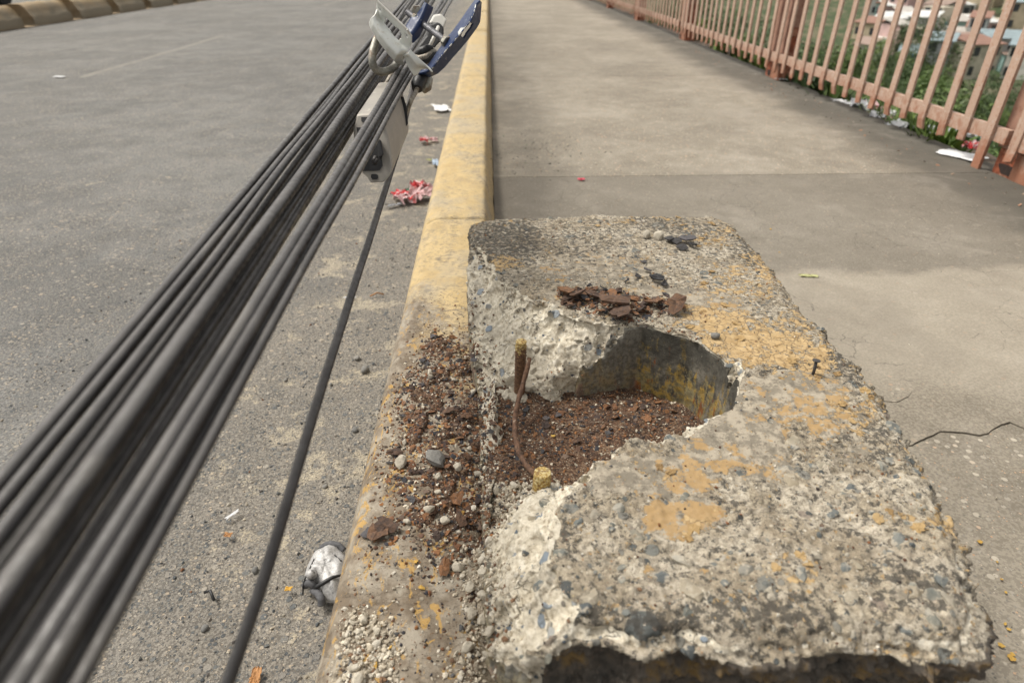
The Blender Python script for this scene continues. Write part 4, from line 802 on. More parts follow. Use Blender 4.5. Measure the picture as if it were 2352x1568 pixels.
at_world(obj('bolt', MB().tube([A_ + (B_ - A_) * q for q in th_], [(.0058 if (i % 2 or q > .16) else .0049) for i, q in enumerate(th_)], 14).me('bolt', mat_simple('bolt_steel', (.13, .13, .14), .4, 120, .5, .0008, .5, col2=(.3, .14, .08), sc2=60, amt=.5, thr=(.6, .7)), True), b, 'grey steel threaded rod across the blue clamp'), b)
at_world(obj('nut', MB().tube([cp(1040, 175, 1.33), cp(1075, 165, 1.345)], .0095, 6).me('nut', MGALVD), b), b)
ud_ = (B_ - A_) / np.linalg.norm(B_ - A_)
for q_, r2 in ((.20, .0105), (.30, .0105), (.955, .0105)):
    c1_ = A_ + (B_ - A_) * q_; at_world(bevel(obj('nut', MB().tube([c1_, c1_ + ud_ * .008], r2, 6).me('nut', MGALVD), b), .0008), b)

hk = [(440, 560, 1.33), (395, 680, 1.325), (355, 820, 1.32), (345, 940, 1.32), (365, 1040, 1.325), (420, 1110, 1.335), (510, 1135, 1.34), (610, 1110, 1.345), (700, 1050, 1.35), (760, 960, 1.36), (800, 880, 1.37)]
hk = np.array([cp(*q) for q in hk]); ti = np.linspace(0, len(hk) - 1, 60); HS = np.stack([np.interp(ti, range(len(hk)), hk[:, k]) for k in range(3)], -1)
for _ in range(6): HS[1:-1] = (HS[:-2] + 2 * HS[1:-1] + HS[2:]) / 4
obj('hook_bolt', MB().tube(HS, .0072 * (1 + .05 * vn(HS * 60, 2)), 16).me('hook_bolt', MGALVD, True), None, 'dirty galvanised hook rod curling under the slotted bracket', 'hook')
e = empty('suspension_clip', cp(1380, 350, 1.5), 'white and black plastic cable clip behind the blue clamp rod', 'clip')
o = at_world(obj('white_cap', MB().add([cp(*q) for q in [(1235, 370, 1.46), (1310, 235, 1.46), (1430, 218, 1.46), (1520, 320, 1.46), (1465, 470, 1.46), (1400, 400, 1.46), (1300, 375, 1.46), (1235, 370, 1.54), (1310, 235, 1.54), (1430, 218, 1.54), (1520, 320, 1.54), (1465, 470, 1.54), (1400, 400, 1.54), (1300, 375, 1.54)]], [tuple(range(7)), tuple(range(7, 14))[::-1]] + [(k, k + 7, (k + 1) % 7 + 7, (k + 1) % 7) for k in range(7)]).me('white_cap', MWHT), e), e); bevel(o, .004, 3)
q_ = [(1230, 390), (1300, 372), (1350, 350), (1410, 365), (1470, 440), (1468, 540), (1430, 640), (1380, 690), (1290, 800), (1200, 850), (1050, 860), (1010, 820), (1090, 700), (1200, 560)]
o = at_world(obj('black_body', MB().add([cp(x, y_, 1.44 + dd) for dd in (0, .05) for x, y_ in q_], [tuple(range(14)), tuple(range(14, 28))[::-1]] + [(k, k + 14, (k + 1) % 14 + 14, (k + 1) % 14) for k in range(14)]).me('black_body', MBLK), e), e); bevel(o, .005, 3)
at_world(obj('tie_rod', MB().tube([cp(1385, 425, 1.425), cp(1330, 560, 1.41), (cp(1240, 750, 1.40))], .0034, 10).me('tie_rod', MWHT, True), e), e)
fg = empty('rubber_sleeve', cp(1200, 820, 1.38), 'two black rubber sleeves pinching a steel strand between bracket and blue clamp', 'sleeve')
at_world(obj('finger', MB().tube([cp(1030, 880, 1.37), cp(1120, 815, 1.365), cp(1230, 765, 1.36), cp(1305, 745, 1.36)], [.006, .009, .008, .003], 12).me('finger', MBLK, True), fg), fg)
at_world(obj('finger', MB().tube([cp(1130, 980, 1.37), cp(1230, 930, 1.365), cp(1330, 860, 1.36), cp(1390, 830, 1.36)], [.007, .0075, .006, .003], 12).me('finger', MBLK, True), fg), fg)
def strand(P, r_, name, lab, cat='steel strand'):
    P = np.array(P); ti = np.linspace(0, len(P) - 1, 110); S_ = np.stack([np.interp(ti, range(len(P)), P[:, k]) for k in range(3)], -1)
    for _ in range(8): S_[1:-1] = (S_[:-2] + 2 * S_[1:-1] + S_[2:]) / 4
    return obj(name, MB().tube(S_, r_, 24, sq=lambda a, i: 1 + .16 * abs(math.sin(3 * a + i * .55))).me(name, MSTRAND, True), None, lab, cat)
strand([cp(870, 880, 1.37), cp(980, 880, 1.37), cp(1090, 915, 1.365), cp(1200, 890, 1.36), cp(1290, 830, 1.36), cp(1310, 800, 1.375)], .0052, 'steel_strand', 'twisted steel strand looped under the galvanised bracket')
strand([cp(1062, 1370, 1.33), cp(1030, 1450, 1.325), cp(965, 1560, 1.3), px(1634, 430, 1.15), px(1600, 520, 1.17), px(1585, 600, 1.18)], .0036, 'steel_strand', 'braided grey strand hanging from the black ferrule to the housing')
strand([cp(720, 1090, 1.37), cp(660, 1170, 1.37), cp(600, 1280, 1.36), cp(540, 1400, 1.36), cp(500, 1560, 1.35)], .0046, 'steel_strand', 'dark wire strand between cables below the hook rod')
fe = empty('ferrule', cp(1100, 1300, 1.34), 'black and grey ferrule hanging below the blue clamp', 'ferrule')
at_world(bevel(obj('black_sleeve', MB().tube([cp(1130, 1170, 1.36), cp(1100, 1250, 1.345), cp(1060, 1330, 1.335), cp(1052, 1400, 1.33)], [.013, .013, .0125, .010], 14).me('black_sleeve', MBLK, True), fe), .001), fe)
at_world(obj('grey_collar', MB().tube([cp(1190, 1170, 1.37), cp(1215, 1250, 1.365), cp(1185, 1360, 1.36), cp(1130, 1425, 1.36)], [.008, .0105, .012, .008], 14).me('grey_collar', MGALVD, True), fe), fe)

# ------------------------------------------------------------------ aluminium housing strapped under the cables
def bx(x, y_, dep=.985): return px(1350 + x / 2.614, 250 + y_ / 2.614, dep)
hb = empty('junction_housing', bx(400, 900), 'dusty cast aluminium junction housing strapped under the cable bundle', 'housing')
prof = [(200, 545), (340, 535), (440, 560), (492, 655), (530, 780), (556, 930), (572, 1095), (566, 1150), (540, 1195), (482, 1258), (345, 1265), (318, 1225), (300, 1190), (262, 1170), (215, 1030), (170, 800), (163, 700), (190, 610)]
A_ = np.array([bx(x, y_) for x, y_ in prof]); L_ = cdir * .215; n = len(prof)
mb_ = MB().add(np.vstack([A_, A_ + L_ * .5, A_ + L_]), [tuple(range(n)), tuple(range(2 * n, 3 * n))[::-1]] + [(r_ * n + k, (r_ + 1) * n + k, (r_ + 1) * n + (k + 1) % n, r_ * n + (k + 1) % n) for r_ in (0, 1) for k in range(n)])
at_world(bevel(obj('shell', mb_.me('shell', MALU), hb), .0025, 2), hb)
def inset(pts, name, mat, d0=.9835, d1=.985):
    m_ = MB().add([bx(x, y_, d0) for x, y_ in pts] + [bx(x, y_, d1) for x, y_ in pts], [tuple(range(len(pts)))] + [(k, k + len(pts), (k + 1) % len(pts) + len(pts), (k + 1) % len(pts)) for k in range(len(pts))]).me(name, mat)
    return at_world(obj(name, m_, hb), hb)
inset([(350, 1175), (362, 1166), (405, 1166), (424, 1180), (424, 1212), (410, 1222), (365, 1222), (350, 1205)], 'bolt_hole', MBLK)
inset([(248, 572), (330, 572), (330, 625), (262, 628), (248, 610)], 'bolt_hole', MBLK)
inset([(198, 680), (250, 680), (250, 740), (210, 740)], 'bolt_hole', MBLK)
inset([(405, 800), (450, 810), (478, 960), (462, 1000), (472, 1080), (440, 1128), (380, 1134), (250, 1134), (250, 1000), (340, 900)], 'port', MBLK)
at_world(bevel(obj('latch', MB().add([bx(x, y_, dd) for dd in (.962, .982) for x, y_ in [(412, 800), (455, 810), (485, 968), (425, 1000)]], [(0, 1, 2, 3), (7, 6, 5, 4)] + [(k, k + 4, (k + 1) % 4 + 4, (k + 1) % 4) for k in range(4)]).me('latch', MBLK), hb), .002), hb)
for (a0, b0) in (((400, 985), (375, 1040)), ((412, 1010), (385, 1060))):
    at_world(obj('cable_stub', MB().tube([bx(*a0, .975), bx(*b0, .972)], .0035, 8).me('cable_stub', MCAB, True), hb), hb)
# black lid gasket on the far right edge
gk = [(648, 342), (690, 362), (715, 430), (732, 560), (737, 640), (712, 678)]; gi = [(655, 358), (672, 420), (688, 500), (700, 600), (708, 660), (711, 676)]
o = MB(); VV = [bx(x, y_, 1.135) for x, y_ in gk] + [bx(x, y_, 1.135) for x, y_ in gi[::-1]] ; VV += [bx(x, y_, 1.165) for x, y_ in gk] + [bx(x, y_, 1.165) for x, y_ in gi[::-1]]; nn_ = 12
at_world(bevel(obj('gasket', o.add(VV, [tuple(range(12)), tuple(range(12, 24))[::-1]] + [(k, k + 12, (k + 1) % 12 + 12, (k + 1) % 12) for k in range(12)]).me('gasket', MBLK), hb), .002), hb)

# ------------------------------------------------------------------ salmon railing
t = NT('salmon_rail_paint', .7); z_ = t.sep()[2]; n1 = t.noise(22, 6, .7); n2 = t.noise(90, 5, .7)
pc = t.mix(n1, (.40, .27, .20), (.49, .35, .275)); rm = t.step(t.math('ADD', t.math('MULTIPLY', t.math('SUBTRACT', n1, .5), .5), z_), .33, .18)
rust_ = t.mix(n2, (.22, .07, .035), (.40, .17, .09)); run = t.step(t.math('ADD', t.noise(50, 6, .7, v=t.mapv((1, 1, .06))), t.math('MULTIPLY', t.math('SUBTRACT', n1, .5), .6)), .58, .66, 0, .6); pc = t.mix(run, pc, (.27, .12, .07)); pc = t.mix(t.step(t.noise(35, 5, .7), .56, .6, 0, .5), pc, (.5, .42, .36))
MSAL = t.done(t.mix(t.math('MAXIMUM', t.math('MULTIPLY', rm, .85), t.step(n2, .58, .63, 0, .8)), pc, rust_), t.bump(n2, .001, .6))
MRUSTP = mat_simple('bare_rusted_post', (.23, .065, .03), .4, 30, .85, .002, col2=(.38, .2, .13), sc2=12, amt=.7)
MPOST = mat_simple('faded_brown_post', (.31, .175, .125), .18, 14, .75, .001, col2=(.20, .075, .04), sc2=18, amt=.6, thr=(.54, .62))
MHOLE = mat_simple('dark_rust', (.03, .018, .014), .3, 60, .9, .002)
fr = empty('railing', (2.36, 2.7, ZW), 'salmon painted steel railing with rusted feet along the pavement edge', 'railing')
BARH = mesh('bar', *(lambda m: (m.v, m.f))(MB().box((-.006, -.0195, .205), (.006, .0195, 1.12))), False, None, MSAL)
def bar_mesh(k):
    m = MB(); w_ = .0250; zs = [.205, .25, .6, 1.12]; r_ = rng.normal(0, .0025, (4, 2)); V_ = []
    for i, z in enumerate(zs):
        for sx, sy in ((-1, -1), (1, -1), (1, 1), (-1, 1)): V_.append((sx * .006 + r_[i, 0], sy * w_ * (1 - .06 * (i == 0)) + r_[i, 1], z + (rng.normal(0, .004) if i == 0 else 0)))
    Fq = [(3, 2, 1, 0), (12, 13, 14, 15)] + [(i * 4 + k_, i * 4 + (k_ + 1) % 4, i * 4 + 4 + (k_ + 1) % 4, i * 4 + 4 + k_) for i in range(3) for k_ in range(4)]
    return m.add(V_, Fq).me('bar', MSAL)
BM = [bar_mesh(k) for k in range(8)]
by = 3.121 + .1712 * np.arange(-14, 150)
for y_ in by:
    o = obj('bar', BM[int(rng.integers(8))], fr); o.matrix_basis = Matrix.Translation((2.350, y_ + rng.normal(0, .004), rng.normal(0, .006))) @ Matrix.Rotation(rng.normal(0, .006), 4, 'X'); at_world(o, fr)
for y_ in (2.95,):
    o = obj('bar', MB().box((2.338, y_ - .026, .128), (2.352, y_ + .026, 1.13)).me('bar', MSAL), fr, 'wider bar reaching down to the pavement beside the near post'); at_world(o, fr)
pcs = 2.745 + 2.88 * np.arange(-1, 10)
for a_, b_ in zip(pcs[:-1], pcs[1:]):
    for z0, z1, nm_ in ((.262, .327, 'bottom_rail'), (1.04, 1.10, 'top_rail')):
        m = MB(); n_ = 18; ys_ = np.linspace(a_ + .1, b_ + .02, n_); V_ = []
        for i, q in enumerate(ys_):
            jz = rng.normal(0, .0035); jx = rng.normal(0, .002)
            for sx, sz in ((2.358 + jx, z0 + jz), (2.385 + jx, z0 + jz), (2.385 + jx, z1 + jz * .4), (2.358 + jx, z1 + jz * .4)): V_.append((sx, q, sz))
        at_world(obj(nm_, m.add(V_, [(3, 2, 1, 0), tuple(range((n_ - 1) * 4, n_ * 4))] + [(i * 4 + k_, i * 4 + 4 + k_, i * 4 + 4 + (k_ + 1) % 4, i * 4 + (k_ + 1) % 4) for i in range(n_ - 1) for k_ in range(4)]).me(nm_, MSAL), fr), fr)
for k, yc in enumerate(pcs):
    p_ = obj('post', MB().box((2.392, yc - .125, .24), (2.50, yc + .18, 1.25)).me('post', MPOST), fr); at_world(bevel(p_, .004), fr)
    m = MB().box((2.388, yc - .13, .10), (2.51, yc + .04, .24), 0).box((2.396, yc + .045, .10), (2.49, yc + .16, .238), 1)
    f_ = obj('post_foot', m.me('post_foot', [MSAL if k % 2 else MSAL, MRUSTP]), fr); at_world(bevel(f_, .004), fr)
    at_world(obj('shaded_rust_side', MB().box((2.392, yc - .134, .10), (2.508, yc - .1305, .52)).me('shaded_rust_side', MRUSTP), fr), fr)  # rusted near side, its shade painted in as a darker red
    h_ = MB(); c0_ = np.array([2.386, yc + .07, .15]); ring = [(2.394, yc + .075 + .05 * math.cos(a) * (1 + .3 * math.sin(3 * a)), .155 + .03 * math.sin(a) * (1 + .3 * math.cos(2 * a))) for a in np.linspace(0, 6.1, 14)]
    at_world(obj('rust_hole', h_.add(ring + [(x + .004, y_, z) for x, y_, z in ring], [tuple(range(14)), tuple(range(14, 28))[::-1]] + [(q, q + 14, (q + 1) % 14 + 14, (q + 1) % 14) for q in range(14)]).me('rust_hole', MHOLE), fr), fr)

# ------------------------------------------------------------------ median kerb stones and the far carriageway
t = NT('median_paint', .85); n1 = t.noise(3, 5, .6); n2 = t.noise(30, 5, .7); z_ = t.sep()[2]
mc = t.mix(t.step(t.math('ADD', z_, t.math('MULTIPLY', t.math('SUBTRACT', n1, .5), .5)), .1, .45), (.22, .185, .13), (.36, .25, .13))
mc = t.mix(t.step(n2, .55, .65, 0, .5), mc, (.14, .12, .095)); MMED = t.done(mc, t.bump(n2, .004, .7))
MX = -7.74
gp = [onz(u, v, 0)[1] for u, v in [(18, 60), (123, 44.4), (215, 32.5), (292, 21), (357, 10)]]; sp0 = np.mean(np.diff(gp))
mprof = [(0, -.02), (.0, .14), (-.03, .15), (-.06, .22), (-.10, .285), (-.16, .325), (-.25, .335), (-.36, .325), (-.42, .285), (-.46, .22), (-.49, .15), (-.52, .14), (-.52, -.02)]
def med_mesh(L):
    n_ = 9; ys_ = np.linspace(0, L, n_); V_ = []
    for i, q in enumerate(ys_):
        for x, z in mprof: V_.append((x + rng.normal(0, .006), q + rng.normal(0, .006), z + rng.normal(0, .006)))
    m_ = len(mprof); return MB().add(V_, [tuple(range(m_)), tuple(range((n_ - 1) * m_, n_ * m_))[::-1]] + [(i * m_ + k_, i * m_ + k_ + 1, (i + 1) * m_ + k_ + 1, (i + 1) * m_ + k_) for i in range(n_ - 1) for k_ in range(m_ - 1)]).me('kerb_stone', MMED, True)
MM = [med_mesh(sp0 * .80) for _ in range(4)]
ordn = ['first', 'second', 'third', 'fourth', 'fifth', 'sixth', 'seventh']
print('median spacing', sp0, gp)
for k in range(-3, 26):
    yy = gp[0] + sp0 * k + .0
    lab = f'{ordn[k]} ochre median kerb stone from the left across the road' if 0 <= k < 6 else 'ochre painted concrete kerb stone of the median row far down the road'
    o = obj('kerb_stone', MM[k % 4], None, lab, 'kerb stone', 'ochre kerb stones dividing the road', loc=(MX, yy, .0))
obj('median_strip', mesh('median_strip', *strip_grid(np.array([MX - .55, MX - .2, MX + .06]), np.arange(-6, 60, .5), lambda X, Y: .006 + .004 * vn(np.stack([X * 3, Y * 5, X * 0], -1), 4)), True, None, mat_simple('gritty_strip', (.30, .22, .13), .3, 30)), kind='structure')
MCAR = NT('dark_blue_car_paint', .25); MCAR.b.inputs['Metallic'].default_value = .3; MCARM = MCAR.done((.012, .025, .06)); MTYRE = mat_simple('tyre_rubber', (.02, .02, .02), .2, 50, .8); MGL = mat_simple('dark_glass', (.01, .012, .014), .1, 5, .1, 0)
cr = empty('car', (-12.4, 16, 0), 'dark blue car beyond the median kerb, only its sill and wheel in view', 'car')
cprof = [(-2.1, .28), (-2.15, .55), (-2.05, .85), (-1.3, .95), (-.7, 1.4), (.8, 1.42), (1.45, 1.0), (2.1, .92), (2.2, .6), (2.15, .28)]
def cbody(hw, pr_, name, mat): n_ = len(pr_); return MB().add([(-12.4 + s * (hw if z < 1 else hw * .82), 16 + y_, z) for s in (-1, 1) for y_, z in pr_], [tuple(range(n_))[::-1], tuple(range(n_, 2 * n_))] + [(k, (k + 1) % n_, (k + 1) % n_ + n_, k + n_) for k in range(n_)]).me(name, mat)
at_world(bevel(obj('body', cbody(.86, cprof, 'body', MCARM), cr), .05, 3), cr)
for s in (-1, 1):
    at_world(obj('window', MB().box((-12.4 + s * .80, 15.5, 1.0), (-12.4 + s * .84, 16.7, 1.33)).me('window', MGL), cr), cr)
    for y_ in (-1.35, 1.35):
        w_ = obj('wheel', MB().tube([(-12.4 + s * .70, 16 + y_, .31), (-12.4 + s * .88, 16 + y_, .31)], .31, 24).me('wheel', MTYRE), cr); at_world(bevel(w_, .02), cr)

# ------------------------------------------------------------------ ground beyond the railing
def terr(X, Y):
    P = np.stack([X, Y, X * 0], -1)
    r = np.hypot(X, Y); z = np.where(X < 3.0, .06 - .1 * (X - 2.42), .0 - .5 * (X - 3.0))
    z = np.maximum(z, -14.0 + .0 * X); z = z + .05 * vn(P * 1.7, 3) * sm(2.5, 3.2, X) + 1.2 * vn(P * .05, 7) * sm(8, 25, X)
    return z + sm(115, 260, r) * 10
t = NT('hillside_soil', .95); n1 = t.noise(.35, 5, .6); n2 = t.noise(6, 6, .7); s_x = t.sep()[0]
far_ = t.mix(t.step(t.noise(.35, 6, .7), .48, .56), (.03, .05, .018), (.15, .12, .08)); far_ = t.mix(t.step(t.noise(1.5, 6, .75), .45, .55, 0, .7), far_, (.06, .09, .025)); nr_ = t.mix(t.step(n2, .45, .6), (.14, .105, .075), (.07, .05, .038))
MSOIL = t.done(t.mix(t.step(s_x, 4, 9), nr_, far_), t.bump(n2, .05, .8))
xs = np.concatenate([np.arange(2.40, 4, .08), np.arange(4, 12, .5), np.arange(12, 60, 2), np.arange(60, 330, 12)]); ys = np.concatenate([np.arange(-40, 0, 4), np.arange(0, 10, .2), np.arange(10, 60, 2), np.arange(60, 330, 12)])
V_, F_ = strip_grid(xs, ys, terr); obj('hillside', mesh('hillside', V_, F_, True, mats=MSOIL), kind='structure')
def tz(x, y_): return float(terr(np.array([x]), np.array([y_]))[0])
obj('bridge_deck_edge', MB().box((2.374, -40, -1.2), (2.43, 200, .102)).me('bridge_deck_edge', mat_simple('deck_concrete', (.16, .145, .12), .3, 12)), kind='structure')
V_, F_ = strip_grid(np.array([-400., -200, -60, -26, -25.9]), np.arange(-100, 400, 50.), lambda X, Y: X * 0 - .03); obj('far_ground', mesh('far_ground', V_, F_, False, mats=mat_simple('dry_ground', (.17, .15, .11), .2, .1)), kind='structure')

# foliage: clusters of leaf-sized faces
def leafmat(name, a, b_):
    t = NT(name, .6); c = t.mix(t.attr('lv'), a, b_); c = t.mix(t.math('MULTIPLY', t.rnd(), .35), c, (.08, .095, .03))
    t.b.inputs['Subsurface Weight'].default_value = 0; m = t.done(c)
    return m
ML1 = leafmat('leaf_green', (.03, .065, .014), (.12, .20, .035)); ML2 = leafmat('leaf_dark', (.02, .045, .014), (.07, .125, .03)); ML3 = leafmat('leaf_light', (.07, .13, .022), (.2, .29, .06)); MTR = mat_simple('bark', (.12, .1, .08), .3, 5)
def crown(nl, R, H, ls, mat, name='crown', blobs_=7):
    C_ = rng.normal(0, 1, (blobs_, 3)) * [R * .45, R * .45, H * .28] + [0, 0, H * .55]; rb = rng.uniform(.35, .62, blobs_) * R
    k = rng.integers(0, blobs_, nl); d_ = rng.normal(size=(nl, 3)); d_ /= np.linalg.norm(d_, axis=1)[:, None]; P = C_[k] + d_ * (rb[k] * rng.uniform(.6, 1.08, nl))[:, None]; P[:, 2] = np.maximum(P[:, 2], .05)
    a = rng.normal(size=(nl, 3)); a -= (a * d_).sum(1)[:, None] * d_ * .6; a /= np.linalg.norm(a, axis=1)[:, None]; b_ = np.cross(a, d_ + rng.normal(0, .4, (nl, 3))); b_ /= np.linalg.norm(b_, axis=1)[:, None]
    s = ls * rng.uniform(.6, 1.3, (nl, 1)); V_ = np.stack([P - a * s, P + b_ * s * .4, P + a * s, P - b_ * s * .4], 1).reshape(-1, 3); F_ = np.arange(nl * 4).reshape(-1, 4)
    lv = np.repeat(rng.random(nl) * .7 + .3 * rng.random(blobs_)[k], 4); return mesh(name, V_, F_, False, dict(lv=lv), mat)
CRN = [crown(5200, 2.2, 3.2, .085, m) for m in (ML1, ML1, ML2, ML2, ML3)]
TRK = MB().tube([(0, 0, -.5), (.08, .05, 1.2), (-.05, .1, 2.4)], [.16, .12, .05], 8).me('trunk', MTR, True)
n = 0
for k in range(1600):
    az = rng.uniform(math.radians(12), math.radians(60)); r_ = 7 + 108 * rng.random() ** .8; x, y_ = 2.4 + r_ * math.sin(az), r_ * math.cos(az)
    if n >= 298: break
    dens = .95 if r_ < 95 else .5
    if rng.random() > dens: continue
    s_ = rng.uniform(.55, 1.1) * (.42 + r_ * .0125)
    if az > math.radians(33) and tz(x, y_) + 3.1 * s_ > 1 - r_ * (.112 + .035 * rng.random()): continue
    ck_ = int(rng.integers(5)); far_w = 'far down' if r_ > 50 else 'high up'; tone_ = ('mid green', 'mid green', 'dark green', 'dark green', 'light green')[ck_]; e = empty('bush', (x, y_, tz(x, y_) - .3), f'{tone_} leafy bush {far_w} on the hillside behind the railing bars', 'bush', f'{tone_} bushes {far_w} on the hillside')
    e.scale = (s_, s_, s_ * rng.uniform(.7, 1.1)); e.rotation_euler = (0, 0, rng.uniform(0, 6.28)); obj('crown', CRN[ck_], e); obj('trunk', TRK, e); n += 1
# weeds growing along the foot of the railing
def weed(n_, h_, mat, broad=False):
    V_ = []; F_ = []; lv = []
    for i in range(n_):
        a = rng.uniform(0, 6.28); l = h_ * rng.uniform(.5, 1.1); o_ = np.array([rng.normal(0, .03), rng.normal(0, .05), 0]); d_ = np.array([math.cos(a), math.sin(a), 0]); w_ = (.014 if broad else .004) * rng.uniform(.7, 1.3); sd_ = np.array([-d_[1], d_[0], 0]); sp_ = rng.uniform(.2, .9)
        pts_ = [o_ + d_ * l * sp_ * q + np.array([0, 0, l * (q - .45 * sp_ * q * q)]) for q in (0, .4, .75, 1)]; ws = [w_ * .5, w_, w_ * .8, 0.0006]; b_ = len(V_)
        for p, w2 in zip(pts_, ws): V_ += [p - sd_ * w2, p + sd_ * w2]
        F_ += [(b_ + 2 * q, b_ + 2 * q + 1, b_ + 2 * q + 3, b_ + 2 * q + 2) for q in range(3)]; lv += [rng.random()] * 8
    return mesh('leaves', V_, np.array(F_), False, dict(lv=lv), mat)
WM = [weed(70, .22, ML3), weed(60, .18, ML1, True), weed(90, .16, ML3, True), weed(80, .2, ML2, True)]
wp = [(1480, 30, 2), (1495, 45, 0), (1655, 108, 2), (1690, 118, 1), (1720, 130, 1), (1750, 145, 2), (1600, 82, 1), (1610, 60, 2), (1810, 186, 3), (1838, 200, 3), (1868, 212, 3), (1900, 225, 1), (2010, 268, 0), (2060, 285, 0), (2085, 300, 2), (2125, 310, 0), (2140, 325, 0), (2160, 335, 2), (1925, 236, 1), (1780, 172, 1)]
side = ['narrow-leaved', 'broad-leaved', 'pale bushy', 'dark leafy']
for i, (u, v, k) in enumerate(wp):
    p = onz(u, v, .08); x = max(p[0], 2.44); o = obj('weed', WM[k], None, f'{side[k]} weed sprouting outside the pavement edge at the railing foot', 'weed', 'weeds along the railing foot', loc=(x + .03 * rng.random(), p[1], .02), rot=(0, 0, i * 1.3)); o.scale = (1.2,) * 3

# ------------------------------------------------------------------ houses across the valley
HC = [(.55, .5, .4), (.6, .58, .52), (.42, .42, .4), (.32, .48, .45), (.5, .42, .3), (.35, .36, .38), (.55, .38, .36), (.68, .66, .6), (.25, .4, .42), (.05, .24, .42)]
HM = [mat_simple('house_wall', c, .12, .8, .9, 0, col2=tuple(q * .6 for q in c), sc2=.7, amt=.5) for c in HC]
RFM = [mat_simple('sheet_roof', c, .15, 1.5, .7, 0) for c in [(.45, .42, .38), (.3, .22, .18), (.6, .6, .58), (.24, .3, .32), (.27, .15, .11)]]; WIN = mat_simple('window_dark', (.035, .04, .045), .2, 2, .4, 0)
hn = 0
colw = ['cream', 'off-white', 'grey', 'pale teal', 'tan', 'slate grey', 'dusty pink', 'white', 'blue-green', 'bright blue']
for k in range(400):
    az = rng.uniform(math.radians(28), math.radians(58)); r_ = rng.uniform(118, 230); x, y_ = 2.4 + r_ * math.sin(az), r_ * math.cos(az)
    if hn >= 290: break
    w_, dp, hh_ = rng.uniform(2.6, 5), rng.uniform(3, 5), rng.choice([2.5, 2.8, 4.9]); z = tz(x, y_) - .2; ci = int(rng.integers(9)) if rng.random() < .95 else 9
    e = empty('house', (x, y_, z), f'small {colw[ci]} house crowded on the far slope behind the railing', 'house', f'{colw[ci]} houses on the far slope'); e.rotation_euler = (0, 0, -az + rng.normal(0, .35))
    obj('wall', MB().box((-w_ / 2, -dp / 2, -1), (w_ / 2, dp / 2, hh_)).me('wall', HM[ci]), e)
    if rng.random() < .75:
        obj('roof', MB().add([(-w_ / 2 - .3, -dp / 2 - .4, hh_ + .05), (w_ / 2 + .3, -dp / 2 - .4, hh_ + .05), (w_ / 2 + .3, dp / 2 + .2, hh_ + .9), (-w_ / 2 - .3, dp / 2 + .2, hh_ + .9), (-w_ / 2 - .3, -dp / 2 - .4, hh_ + .17), (w_ / 2 + .3, -dp / 2 - .4, hh_ + .17), (w_ / 2 + .3, dp / 2 + .2, hh_ + 1.02), (-w_ / 2 - .3, dp / 2 + .2, hh_ + 1.02)], [(3, 2, 1, 0), (4, 5, 6, 7), (0, 1, 5, 4), (1, 2, 6, 5), (2, 3, 7, 6), (3, 0, 4, 7)]).me('roof', RFM[int(rng.integers(5))]), e)
    for fl in range(2 if hh_ > 4 else 1):
        for q in np.linspace(-w_ / 2 + .8, w_ / 2 - .8, max(2, int(w_ / 1.8))):
            ww = rng.uniform(.35, .6); obj('window', MB().box((q - ww, -dp / 2 - .05, .9 + fl * 2.6), (q + ww, -dp / 2 + .02, 2.1 + fl * 2.6)).me('window', WIN), e)
    hn += 1

# ------------------------------------------------------------------ litter
def crumple(name, mat, w_, l_, amp, seed, n_=16, edge=.12):
    xs_ = np.linspace(-w_ / 2, w_ / 2, n_); ys_ = np.linspace(-l_ / 2, l_ / 2, n_); X, Y = np.meshgrid(xs_, ys_, indexing='ij'); P = np.stack([X / w_ * 3 + seed, Y / l_ * 3, X * 0], -1)
    ridge_ = 1 - 2 * np.abs(vn(P * 1.3, seed)); Z = amp * (ridge_ + .5 * (1 - 2 * np.abs(vn(P * 2.7, seed + 3))) + 1) * .5
    X = X * (1 + edge * vn(P * 1.1 + 4, seed)) + edge * w_ * vn(P * 2 + 7, seed + 1); Y = Y * (1 + edge * vn(P + 9, seed)) + edge * l_ * vn(P * 2 + 3, seed + 2)
    V_ = np.stack([X, Y, Z], -1).reshape(-1, 3); i, j = np.meshgrid(np.arange(n_ - 1), np.arange(n_ - 1), indexing='ij'); q = (i * n_ + j).ravel(); return mesh(name, V_, np.stack([q, q + n_, q + n_ + 1, q + 1], -1), False, None, mat)
MP_W = mat_simple('white_paper', (.74, .74, .74), .06, 20, .7, .0004); MP_G = mat_simple('grey_plastic_film', (.55, .56, .58), .15, 15, .4, .0004); MP_R = mat_simple('red_wrapper', (.5, .03, .035), .3, 30, .4, .0004, col2=(.6, .45, .45), sc2=22, amt=.9, thr=(.5, .53)); MP_P = mat_simple('pink_film', (.62, .42, .42), .2, 30, .4, .0004, col2=(.5, .05, .04), sc2=26, amt=.8, thr=(.56, .6)); MP_B = mat_simple('pale_blue_film', (.4, .48, .58), .1, 30, .4); MP_K = mat_simple('pink_petal', (.75, .1, .16), .1, 60, .5); MP_L = mat_simple('dry_leaf', (.36, .36, .16), .2, 60, .7); MP_O = mat_simple('brown_leaf', (.35, .17, .06), .3, 60, .7); MP_GN = mat_simple('green_strip', (.05, .16, .09), .3, 40, .5)
def litter(name, mat, u, v, z, w_, l_, amp, lab, cat='litter', rot=0., th=.0006, edge=.12, lift=.002):
    p = onz(u, v, z); m_ = crumple(name, mat, w_, l_, amp, int(rng.integers(900)), edge=edge); o = obj(name, m_, None, lab, cat, loc=(p[0], p[1], z + lift), rot=(0, 0, rot)); solid(o, th); return o
litter('paper_scrap', MP_W, 1012, 250, .004, .11, .22, .008, 'torn white paper scrap in the gutter under the blue clamp', rot=.2)
